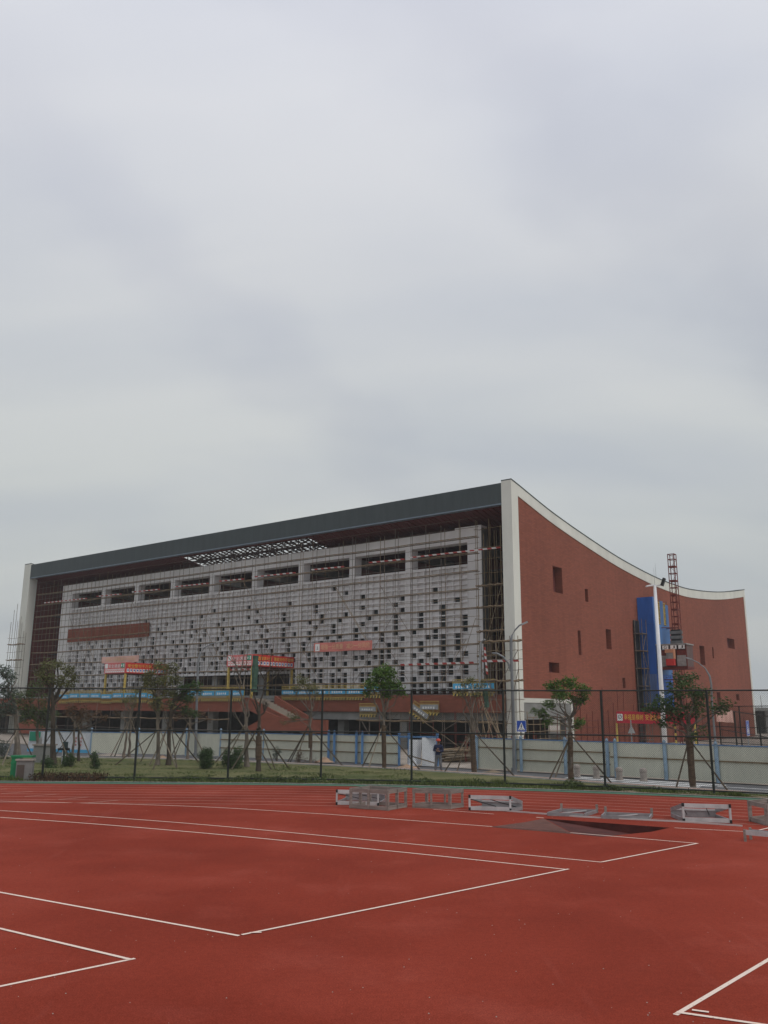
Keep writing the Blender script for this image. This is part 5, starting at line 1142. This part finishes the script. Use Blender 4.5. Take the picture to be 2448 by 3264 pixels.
stakes('stakes of the leafy olive tree', (502, 2440), (505, 2330), [(363, 2440), (447, 2428), (565, 2450)], ['stake', 'stake_l', 'stake_l'])
stakes('stakes of the dark leaning tree', (536, 2440), (540, 2320), [(475, 2440), (637, 2432), (565, 2452), (487, 2455)], ['stake_l', 'stake', 'stake', 'stake'])
stakes('stakes of the thin tree beside the street lamp', (597, 2421), (600, 2315), [(540, 2420), (660, 2418), (555, 2415)], ['stake', 'stake_l', 'stake_l'])
stakes('stakes of the slim tree before the left canopy', (413, 2414), (415, 2300), [(350, 2414), (460, 2412), (365, 2410)], ['stake_l', 'stake_l', 'stake'])
stakes('stakes of the large dark-trunked tree', (171, 2440), (178, 2325), [(112, 2420), (225, 2440), (240, 2425)], ['stake', 'stake_l', 'stake'])
stakes('stakes of the green bushy tree at left', (120, 2425), (65, 2320), [(112, 2425), (5, 2440), (20, 2370)], ['stake', 'stake_l', 'stake'])
stakes('stakes of the thin reddish tree', (229, 2442), (245, 2320), [(180, 2400), (290, 2415), (300, 2440)], ['stake', 'stake', 'stake_l'])
# ---- shrubs
def shrub(label, base, clumps, n, m, seed, size=.06, name='shrub', stem=True):
    b = gp(*base); dd = math.hypot(b.x, b.y); rnd = random.Random(seed); t = thing(name, label, 'shrub', (b.x, b.y, 0)); cl = [(at(x, y, dd+rnd.uniform(-.2, .2)), r) for x, y, r in clumps]
    mb = MB()
    for c, r in cl:
        for _ in range(4): limb(mb, (b.x+rnd.uniform(-.05, .05), b.y, -.02), c+Vector((rnd.uniform(-.5, .5), 0, rnd.uniform(-.3, .6)))*r, .018, .006, rnd, .1, 3, 4)
    part('stem', mb, 'bark', t); part('foliage', leaf_cloud(cl, n, size, rnd, .95, 8), m, t, fix=False)
shrub('round clipped dark green shrub before the grey hoarding', (657, 2452), [(657, 2420, .40), (650, 2405, .30), (665, 2400, .26), (657, 2438, .36)], 3200, 'leaf_d', 31)
shrub('larger dark shrub with upright tip beside the thick grey tree', (741, 2450), [(728, 2425, .36), (752, 2420, .40), (760, 2395, .26), (722, 2405, .26), (745, 2440, .42)], 3600, 'leaf_d', 32)
shrub('narrow dark upright shrub in front of the grass at left', (302, 2452), [(302, 2425, .2), (300, 2408, .18), (305, 2440, .24)], 1100, 'leaf_d', 33)
shrub('pale wispy bush against the hoarding rails', (883, 2425), [(885, 2395, .3), (878, 2410, .22)], 380, 'leaf_g', 34)
shrub('dry twiggy bush beside the slim pale tree', (955, 2430), [(958, 2410, .4), (945, 2425, .3), (1005, 2428, .26)], 420, 'leaf_r', 35)
shrub('dark shrub behind the white rack at left', (222, 2445), [(222, 2420, .34), (215, 2435, .3)], 1300, 'leaf_d', 36)
shrub('dark shrub at the foot of the dark trunk', (150, 2448), [(148, 2428, .3), (160, 2440, .3)], 900, 'leaf_d', 37)
shrub('small dark shrub at the very left edge', (10, 2420), [(5, 2380, .5), (15, 2400, .4)], 900, 'leaf_g', 38)
# ---- grass and low planting
rnd = random.Random(77); mb = MB(); mr_ = MB()
def lawn_far(x):
    for (a, b), (c, d) in zip(paveL, paveL[1:]):
        if a <= x <= c: return b+(d-b)*(x-a)/(c-a)
    return 40
def near_y(x): return CY+(RR+.95) if x < CX else CY+math.sqrt((RR+.95)**2-(x-CX)**2)
for i in range(34000):
    x = rnd.uniform(-27, 19); y0, y1 = near_y(x), lawn_far(x)-.1
    if y1 <= y0: continue
    y = y0+(y1-y0)*rnd.random()**1.5; n_ = noise.noise(Vector((x*.5, y*.5, 0))); close = (y-y0)
    h = .05+max(0, n_)*.16
    if close < 2.6: h *= 1.5+max(0, noise.noise(Vector((x*.9, 3, 0))))*5.5*(1-close/2.6)
    if x > 2 and close > 2.2: h *= .4
    if x > 9: h *= .6
    if n_ < -.25 and close > 1: continue
    a = rnd.uniform(0, 6.28); w_ = rnd.uniform(.015, .035); lx = rnd.gauss(0, .35)*h
    tgt = mr_ if (-15.6 < x < -12.6 and close < 1.9) else mb
    if tgt is mr_: h = rnd.uniform(.08, .40)*(.5+abs(noise.noise(Vector((x*2, y*2, 4))))*1.6)
    tgt.add([(x-w_*math.cos(a), y-w_*math.sin(a), .0), (x+w_*math.cos(a), y+w_*math.sin(a), .0), (x+lx, y+rnd.gauss(0, .2)*h, h)], [(0, 1, 2)])
solo('grass', mb, 'grass_b', 'rough green grass covering the lawn strip behind the track fence', 'grass', fix=False, kind='stuff', origin=(0, 45, 0))
for cx, wx, hh2 in ((-14.1, 3.3, .30),):
    for _ in range(1300):
        x = cx+rnd.uniform(-wx/2, wx/2); y = near_y(x)+rnd.uniform(.2, 1.6); z = rnd.uniform(.02, hh2); a = Vector((rnd.gauss(0, 1), rnd.gauss(0, 1), rnd.gauss(0, 1))).normalized()*.05; b = a.cross(Vector((rnd.random(), rnd.random(), rnd.random()))).normalized()*.03; p = Vector((x, y, z)); mr_.add([p-a, p+b, p+a, p-b], [(0, 1, 2, 3)])
solo('ground_cover', mr_, 'hedge_r', 'low red-leaved planting behind the fence beside the grey bin', 'ground cover', fix=False, kind='stuff', origin=(-14, 41, 0))
mw = MB()
for (x0, x1, n_, hm) in ((-6.5, -3.0, 1500, .5), (-3, 1.5, 900, .32), (1.5, 4.5, 900, .36), (7.2, 9.8, 1500, .4), (-9, -6.5, 900, .34), (9.8, 13, 450, .25), (-12.5, -9, 700, .28)):
    for _ in range(n_):
        x = rnd.uniform(x0, x1); hx = max(.08, hm*(.45+.9*noise.noise(Vector((x*1.3, 9, 0))))); y = near_y(x)+rnd.uniform(.1, 1.5); z = rnd.random()**1.3*hx; a = Vector((rnd.gauss(0, 1), rnd.gauss(0, 1), rnd.gauss(0, 1))).normalized()*.06; b = a.cross(Vector((rnd.random(), rnd.random(), rnd.random()))).normalized()*.025; p = Vector((x, y, z)); mw.add([p-a, p+b, p+a, p-b], [(0, 1, 2, 3)])
solo('weeds', mw, 'leaf_m', 'tangle of leafy weeds along the foot of the track fence', 'weeds', fix=False, kind='stuff', origin=(0, 40, 0))
# soil and sand heaps
def heap(label, c, rx, ry, h, m, seed):
    rnd = random.Random(seed); mb = MB(); V = [(c.x, c.y, h)]; n_ = 14
    for j, f in enumerate((.35, .7, 1.0)):
        for i in range(n_): a = 2*math.pi*i/n_; k = f*rnd.uniform(.85, 1.15); V.append((c.x+math.cos(a)*rx*k, c.y+math.sin(a)*ry*k, h*(1-f)**1.1*rnd.uniform(.8, 1.2)-.02))
    F = [(0, 1+i, 1+(i+1) % n_) for i in range(n_)]+[(1+j*n_+i, 1+(j+1)*n_+i, 1+(j+1)*n_+(i+1) % n_, 1+j*n_+(i+1) % n_) for j in range(2) for i in range(n_)]
    mb.add(V, F); solo('sand_heap', mb, m, label, 'heap')
heap('small orange sand heap on the pavement left of the shrub', gp(518, 2416), .5, .5, .18, 'sand', 1)
heap('pale sand heap at the foot of the first blue post pair', gp(1035, 2428), .6, .45, .3, 'sand', 2)
heap('low sand heap on the road before the loose sheets', gp(1298, 2446), .7, .4, .18, 'sand', 3)
heap('scrap of brown soil on the pavement right of the forked tree', gp(1572, 2460), .6, .4, .1, 'soil', 4)
heap('pale rubble heap along the hoarding at left', gp(350, 2408), 1.6, .4, .16, 'site', 5)
# ================================================================ bins, cabinet, rack
b = gp(45, 2487); t = thing('litter_bin', 'green litter bin post with curved top beside the grey bin', 'bin', (b.x, b.y, 0))
mb = MB(); mb.box(b.x-.21, b.x+.12, b.y, b.y+.4, 0, .98); part('body', mb, 'bin_green', t)
mb = MB(); mb.box(b.x-.24, b.x+.7, b.y-.03, b.y+.45, .981, 1.07); part('roof', mb, 'bin_green', t)
mb = MB(); mb.box(b.x-.23, b.x+.14, b.y-.012, b.y-.001, .70, .78); part('slot', mb, 'bin_green', t)
t = thing('litter_bin', 'grey stone-look litter bin with brown panel right of the green one', 'bin', (b.x+.5, b.y-.2, 0))
x0 = b.x+.13; mb = MB(); mb.box(x0, x0+.72, b.y-.25, b.y-.02, 0, .86); part('body', mb, 'bin_grey', t)
mb = MB(); mb.box(x0-.04, x0+.76, b.y-.3, b.y+.02, .861, .93); part('lid', mb, 'stone', t)
mb = MB(); mb.box(x0+.05, x0+.38, b.y-.262, b.y-.251, .06, .68); part('front_panel', mb, 'bin_brown', t)
c = gp(132, 2432); t = thing('utility_cabinet', 'pale grey utility cabinet with overhanging lid behind the dark trunk', 'cabinet', (c.x, c.y, 0))
mb = MB(); mb.box(c.x-.55, c.x+.55, c.y, c.y+.6, 0, .98); part('body', mb, 'concrete', t)
mb = MB(); mb.box(c.x-.62, c.x+.62, c.y-.07, c.y+.67, .981, 1.07); part('lid', mb, 'stone', t)
mb = MB(); mb.chain([(c.x-.3, c.y+.3, 1.071), (c.x-.3, c.y+.3, 1.35), (c.x-.3, c.y+.3, 1.45)], [.1, .1, .05], 8); part('vent_cap', mb, 'concrete', t)
c = gp(197, 2436); t = thing('white_rack', 'small white metal rack with dark bar among the trunks at left', 'rack', (c.x, c.y, 0))
mb = MB()
for dx_ in (-.12, .0, .14): mb.box(c.x+dx_-.015, c.x+dx_+.015, c.y, c.y+.03, .0, .8)
part('legs', mb, 'white_paint', t) if False else None
for dx_ in (-.02, .16): mb = MB(); mb.box(c.x+dx_-.015, c.x+dx_+.015, c.y, c.y+.03, 0, .85); part('leg', mb, 'white_paint', t)
mb = MB(); mb.box(c.x-.3, c.x+.4, c.y-.03, c.y-.001, .78, .9); part('crossbar', mb, 'black', t)
mb = MB(); mb.box(c.x-.06, c.x+.2, c.y+.031, c.y+.2, 0, 1.25); part('dark_panel', mb, 'frame', t)
# ================================================================ grey frames standing on the track
def box_frame(label, Lf, Cn, Rt, h, m='greywood', bd=.125, mids=1):
    Lf, Cn, Rt = Vector(Lf), Vector(Cn), Vector(Rt); for_ = [Lf, Cn, Rt, Lf+Rt-Cn]; c = (Lf+Rt)/2
    t = thing('wooden_frame', label, 'frame', (c.x, c.y, 0), 0, 'grey frames left on the track')
    up = Vector((0, 0, 1))
    for i in range(4):
        a, b = for_[i], for_[(i+1) % 4]; d = (b-a).normalized()*.02
        for z in (bd/2+.005, h-bd/2): mb = MB(); mb.bar(a+up*z-d*1.5, b+up*z+d*1.5, .035+.004*(i % 2), bd+.004*(i % 2)); part('board', mb, m, t)
        mb = MB(); mb.bar(a+up*.002+d*1.2, a+up*(h-.002)+d*1.2, .10, .06, up=tuple(d.normalized())); part('post', mb, m, t)
        if (b-a).length > 1.1:
            for k in range(mids): q = a+(b-a)*(k+1)/(mids+1); mb = MB(); mb.bar(q+up*.01, q+up*(h-.01), .10, .05, up=tuple(d.normalized())); part('post', mb, m, t)
    return t
def wedge_frame(label, A_, B_, C0_, h, hb, m='alu', left=False):
    A_, B_, C0_ = Vector(A_), Vector(B_), Vector(C0_); up = Vector((0, 0, 1))
    off_ = (C0_-(A_ if left else B_)); D_ = A_+off_; E_ = B_+off_; c = (A_+E_)/2
    t = thing('wedge_stand', label, 'frame', (c.x, c.y, 0), 0, 'grey frames left on the track')
    X = (B_-A_).normalized()
    for z in (.075, h-.06): mb = MB(); mb.bar(A_+up*z+X*.03, B_+up*z-X*.03, .03, .12); part('rail', mb, m, t)
    for p in (A_, B_):
        mb = MB(); mb.bar(p+up*.1, p+up*(h-.09), .06, .05); part('post', mb, m, t)
        for z0, z1 in ((0, .1), (h-.09, h+.01)): mb = MB(); mb.bar(p+up*z0, p+up*z1, .065, .06); part('corner_cap', mb, 'black', t)
    for p, q in ((A_, D_), (B_, E_)):
        d = (q-p).normalized()*.04
        mb = MB(); mb.bar(p+d+up*.06, q+up*.06, .03, .11); part('side_board', mb, 'greywood' if m != 'alu' else 'galv', t)
        mb = MB(); mb.bar(p+d+up*(h-.06), q+up*(hb-.02), .03, .11); part('side_board', mb, 'greywood' if m != 'alu' else 'galv', t)
    mb = MB(); mb.extr([D_+up*.02, E_+up*.02, E_+up*(hb-.02), D_+up*(hb-.02)], (D_-A_).normalized()*.02); part('rear_panel', mb, 'galv', t)
    mb = MB(); mb.bar(D_+up*hb, E_+up*hb, .06, .05); part('rear_rail', mb, m, t)
    for f in (.0, .5): p = A_+(B_-A_)*f; q = D_+(E_-D_)*(f+.35); mb = MB(); mb.tube(p+up*(h-.12), q+up*.1, .014, None, 6); part('brace_rod', mb, 'black', t)
    return t
wedge_frame('bright aluminium wedge frame standing behind the first wooden box frame', gp(1073, 2566), gp(1205, 2569), gp(1228, 2556), .50, .3)
box_frame('largest weathered wooden box frame overlapping the bright aluminium one', gp(1116, 2576), gp(1234, 2584), gp(1295, 2573), .64, mids=1)
box_frame('open wooden box frame second from the left', gp(1317, 2574), gp(1433, 2579), gp(1476, 2573), .60, mids=1)
wedge_frame('aluminium wedge frame with black corner caps in the middle of the row', gp(1497, 2583), gp(1627, 2587), gp(1665, 2583), .48, .26)
wedge_frame('brightest aluminium wedge frame at the right, opening to the left', gp(2180, 2620), gp(2330, 2625), gp(2140, 2604), .53, .24, left=True)
box_frame('dark grey box frame cut by the right edge of the photo', gp(2392, 2618), gp(2445, 2632), gp(2560, 2618), .60, 'greywood', mids=1)
def low_frame(label, a, b, c, h=.1):
    a, b, c = Vector(a), Vector(b), Vector(c); d = c+(a-b); up = Vector((0, 0, 1)); t = thing('low_metal_frame', label, 'frame', ((a+c)/2).to_tuple(), 0, 'grey frames left on the track'); P = [a, b, c, d]
    for i in range(4): p, q = P[i], P[(i+1) % 4]; mb = MB(); e = (q-p).normalized()*.02; mb.bar(p+up*h/2+e, q+up*h/2-e, .04, h+.003*(i % 2)); part('rail', mb, 'galv', t)
    mb = MB(); mb.bar(a+(b-a)*.2+up*h*.6, d+(c-d)*.7+up*h*.6, .04, .03); part('cross_brace', mb, 'alu', t)
    for p in (c, d): mb = MB(); mb.bar(p+up*.01, p+up*.26, .07, .05); part('leg', mb, 'greywood', t)
low_frame('flat low metal frame with two short legs up, left one of two', gp(1745, 2600), gp(1862, 2604), gp(1903, 2591))
low_frame('flat low metal frame with two short legs up, right one of two', gp(1918, 2609), gp(2070, 2615), gp(2078, 2604))
a, b2 = gp(2376, 2682), gp(2560, 2700); t = thing('metal_bench', 'low bright metal bench at the right edge nearest the camera', 'bench', ((a+b2)/2).to_tuple(), 0)
X = (b2-a).normalized(); Y = Vector((-X.y, X.x, 0)); up = Vector((0, 0, 1))
mb = MB(); mb.bar(a+up*.22, b2+up*.22, .03, .12); part('front_rail', mb, 'alu', t)
mb = MB(); mb.bar(a+Y*.45+up*.2, b2+Y*.45+up*.2, .03, .10); part('rear_rail', mb, 'galv', t)
for p in (a, b2, a+Y*.45, b2+Y*.45): mb = MB(); mb.bar(p+up*0, p+up*.29, .05, .06); part('leg', mb, 'greywood', t)
mb = MB(); mb.bar(a+Y*.03+up*.18, a+Y*.43+up*.18, .03, .05); part('stretcher', mb, 'galv', t)
# ================================================================ worker
base = gp(1398, 2459); S = 1.72/1.72
per = thing('person', 'worker in a red helmet, navy jacket and grey trousers standing in the gateway', 'person', (base.x, base.y, -.06))
def skin_mesh(name, V, E_, Rd, m, sub=1):
    me = bpy.data.meshes.new(name); me.from_pydata([Vector(v) for v in V], E_, []); me.materials.append(M[m])
    o = bpy.data.objects.new(name, me); sc.collection.objects.link(o)
    md = o.modifiers.new('skin', 'SKIN'); md.use_smooth_shade = True
    for i, sv in enumerate(me.skin_vertices[0].data): sv.radius = (Rd[i], Rd[i] if not isinstance(Rd[i], tuple) else Rd[i][1]); sv.use_root = (i == 0)
    s2 = o.modifiers.new('sub', 'SUBSURF'); s2.levels = sub; s2.render_levels = sub
    dg = bpy.context.evaluated_depsgraph_get(); nm = bpy.data.meshes.new_from_object(o.evaluated_get(dg)); nm.materials.clear(); nm.materials.append(M[m])
    for p in nm.polygons: p.use_smooth = True
    nm.name = name; bpy.data.objects.remove(o)
    o = bpy.data.objects.new(name, nm); sc.collection.objects.link(o); o.parent = per; WM[o.name] = WM[per.name].copy(); return o
V = [(0, 0, .93), (0, .0, 1.08), (0, 0, 1.25), (0, 0, 1.40), (0, 0, 1.47), (0, -.02, 1.56), (0, -.03, 1.66),      # 0 pelvis .. head 5,6
     (-.09, 0, .90), (-.13, -.03, .50), (-.17, .0, .10), (-.18, -.12, .05),      # left leg 7..10
     (.09, 0, .90), (.11, -.06, .50), (.15, .06, .10), (.16, -.06, .05),      # right leg 11..14
     (-.17, 0, 1.38), (-.25, -.03, 1.12), (-.08, -.24, 1.15), (.0, -.26, 1.24),  # left arm 15..18 forearm across chest
     (.17, 0, 1.38), (.25, -.02, 1.12), (.10, -.22, 1.10), (.02, -.26, 1.12)]   # right arm 19..22
E_ = [(0, 1), (1, 2), (2, 3), (3, 4), (4, 5), (5, 6), (0, 7), (7, 8), (8, 9), (9, 10), (0, 11), (11, 12), (12, 13), (13, 14), (3, 15), (15, 16), (16, 17), (17, 18), (3, 19), (19, 20), (20, 21), (21, 22)]
Rd = [.13, .12, .14, .12, .055, .085, .08, .085, .06, .04, .035, .085, .06, .04, .035, .05, .042, .03, .025, .05, .042, .03, .025]
for base_i, sgn in ((18, 1), (22, -1)):       # five fingers on each hand
    bx, by, bz = V[base_i]
    for k in range(5):
        n0 = len(V); ang = (k-2)*.016
        if k == 4: tip1, tip2 = (bx, by-.02, bz+.04), (bx-.01*sgn, by-.03, bz+.065)
        else: L_ = (.075, .085, .08, .065)[k]; tip1, tip2 = (bx+sgn*L_*.6, by-.012, bz+ang), (bx+sgn*L_, by+.012, bz+ang*1.1)
        V += [tip1, tip2]; E_ += [(base_i, n0), (n0, n0+1)]; Rd += [.0095, .008]
W_ = Matrix.Rotation(R(-12), 4, 'Z')
Vw = [tuple(W_ @ Vector(v)) for v in V]
skin_mesh('body', Vw, E_, Rd, 'skin')
g_ = lambda idx: [Vw[i] for i in idx]
skin_mesh('jacket', g_([1, 0, 2, 3, 4, 15, 16, 17, 19, 20, 21]), [(0, 1), (0, 2), (2, 3), (3, 4), (3, 5), (5, 6), (6, 7), (3, 8), (8, 9), (9, 10)], [.165, .165, .175, .15, .075, .075, .066, .052, .075, .066, .052], 'navy')
skin_mesh('trousers', g_([0, 7, 8, 9, 11, 12, 13]), [(0, 1), (1, 2), (2, 3), (0, 4), (4, 5), (5, 6)], [.15, .11, .088, .07, .11, .088, .07], 'trous')
for i0, i1 in ((9, 10), (13, 14)):
    a, b = Vector(Vw[i0]), Vector(Vw[i1]); skin_mesh('shoe', [tuple(a+Vector((0, .02, -.05))), tuple(a+(b-a)*.6+Vector((0, 0, -.02))), tuple(b+Vector((0, -.05, -.01)))], [(0, 1), (1, 2)], [.055, .05, .04], 'shoe')
mb = MB(); hc = W_ @ Vector((0, -.03, 1.64)); V = []; n_ = 16
rings = [(.0, .122), (.03, .125), (.07, .112), (.105, .08), (.125, .03)]
wc = WM[per.name]
mb = MB(wc); mb.chain([hc+Vector((0, 0, z)) for z, r in rings], [r for z, r in rings], 16); mb.chain([hc+Vector((0, -.03, -.006)), hc+Vector((0, -.03, .004))], [.148, .145], 16); part('helmet', mb, 'helmet', per, smooth=True)
fc = W_ @ Vector((0, -.115, 1.585))
mb = MB(wc)
mb.chain([fc+Vector((0, 0, .015)), fc+Vector((0, -.025, -.02)), fc+Vector((0, -.01, -.03))], [.008, .015, .008], 6); part('nose', mb, 'skin', per)
for s_ in (-1, 1): mb = MB(wc); mb.box(fc.x+s_*.032-.012, fc.x+s_*.032+.012, fc.y-.005, fc.y+.012, fc.z+.018, fc.z+.028); part('eye', mb, 'shoe', per)
mb = MB(wc); mb.box(fc.x-.022, fc.x+.022, fc.y-.004, fc.y+.012, fc.z-.058, fc.z-.05); part('mouth', mb, 'bin_brown', per)
# far tree line just above the horizon outside the building ends

# ================================================================ thin haze in the air
me = bpy.data.meshes.new('haze'); mb = MB(); mb.box(-700, 700, -60, 700, -1.7, 60)
hm = bpy.data.materials.new('haze_air'); hm.use_nodes = True; t_ = hm.node_tree; t_.nodes.clear(); o_ = N('ShaderNodeOutputMaterial', t_); pv = N('ShaderNodeVolumePrincipled', t_)
pv.inputs['Color'].default_value = (.86, .88, .9, 1); pv.inputs['Density'].default_value = .0005; pv.inputs['Anisotropy'].default_value = 0; t_.links.new(pv.outputs[0], o_.inputs['Volume'])
M['haze'] = hm; hz = solo('haze', mb, 'haze', 'thin pale haze hanging in the air over the site', 'haze', kind='stuff', origin=(0, 0, -1.7))
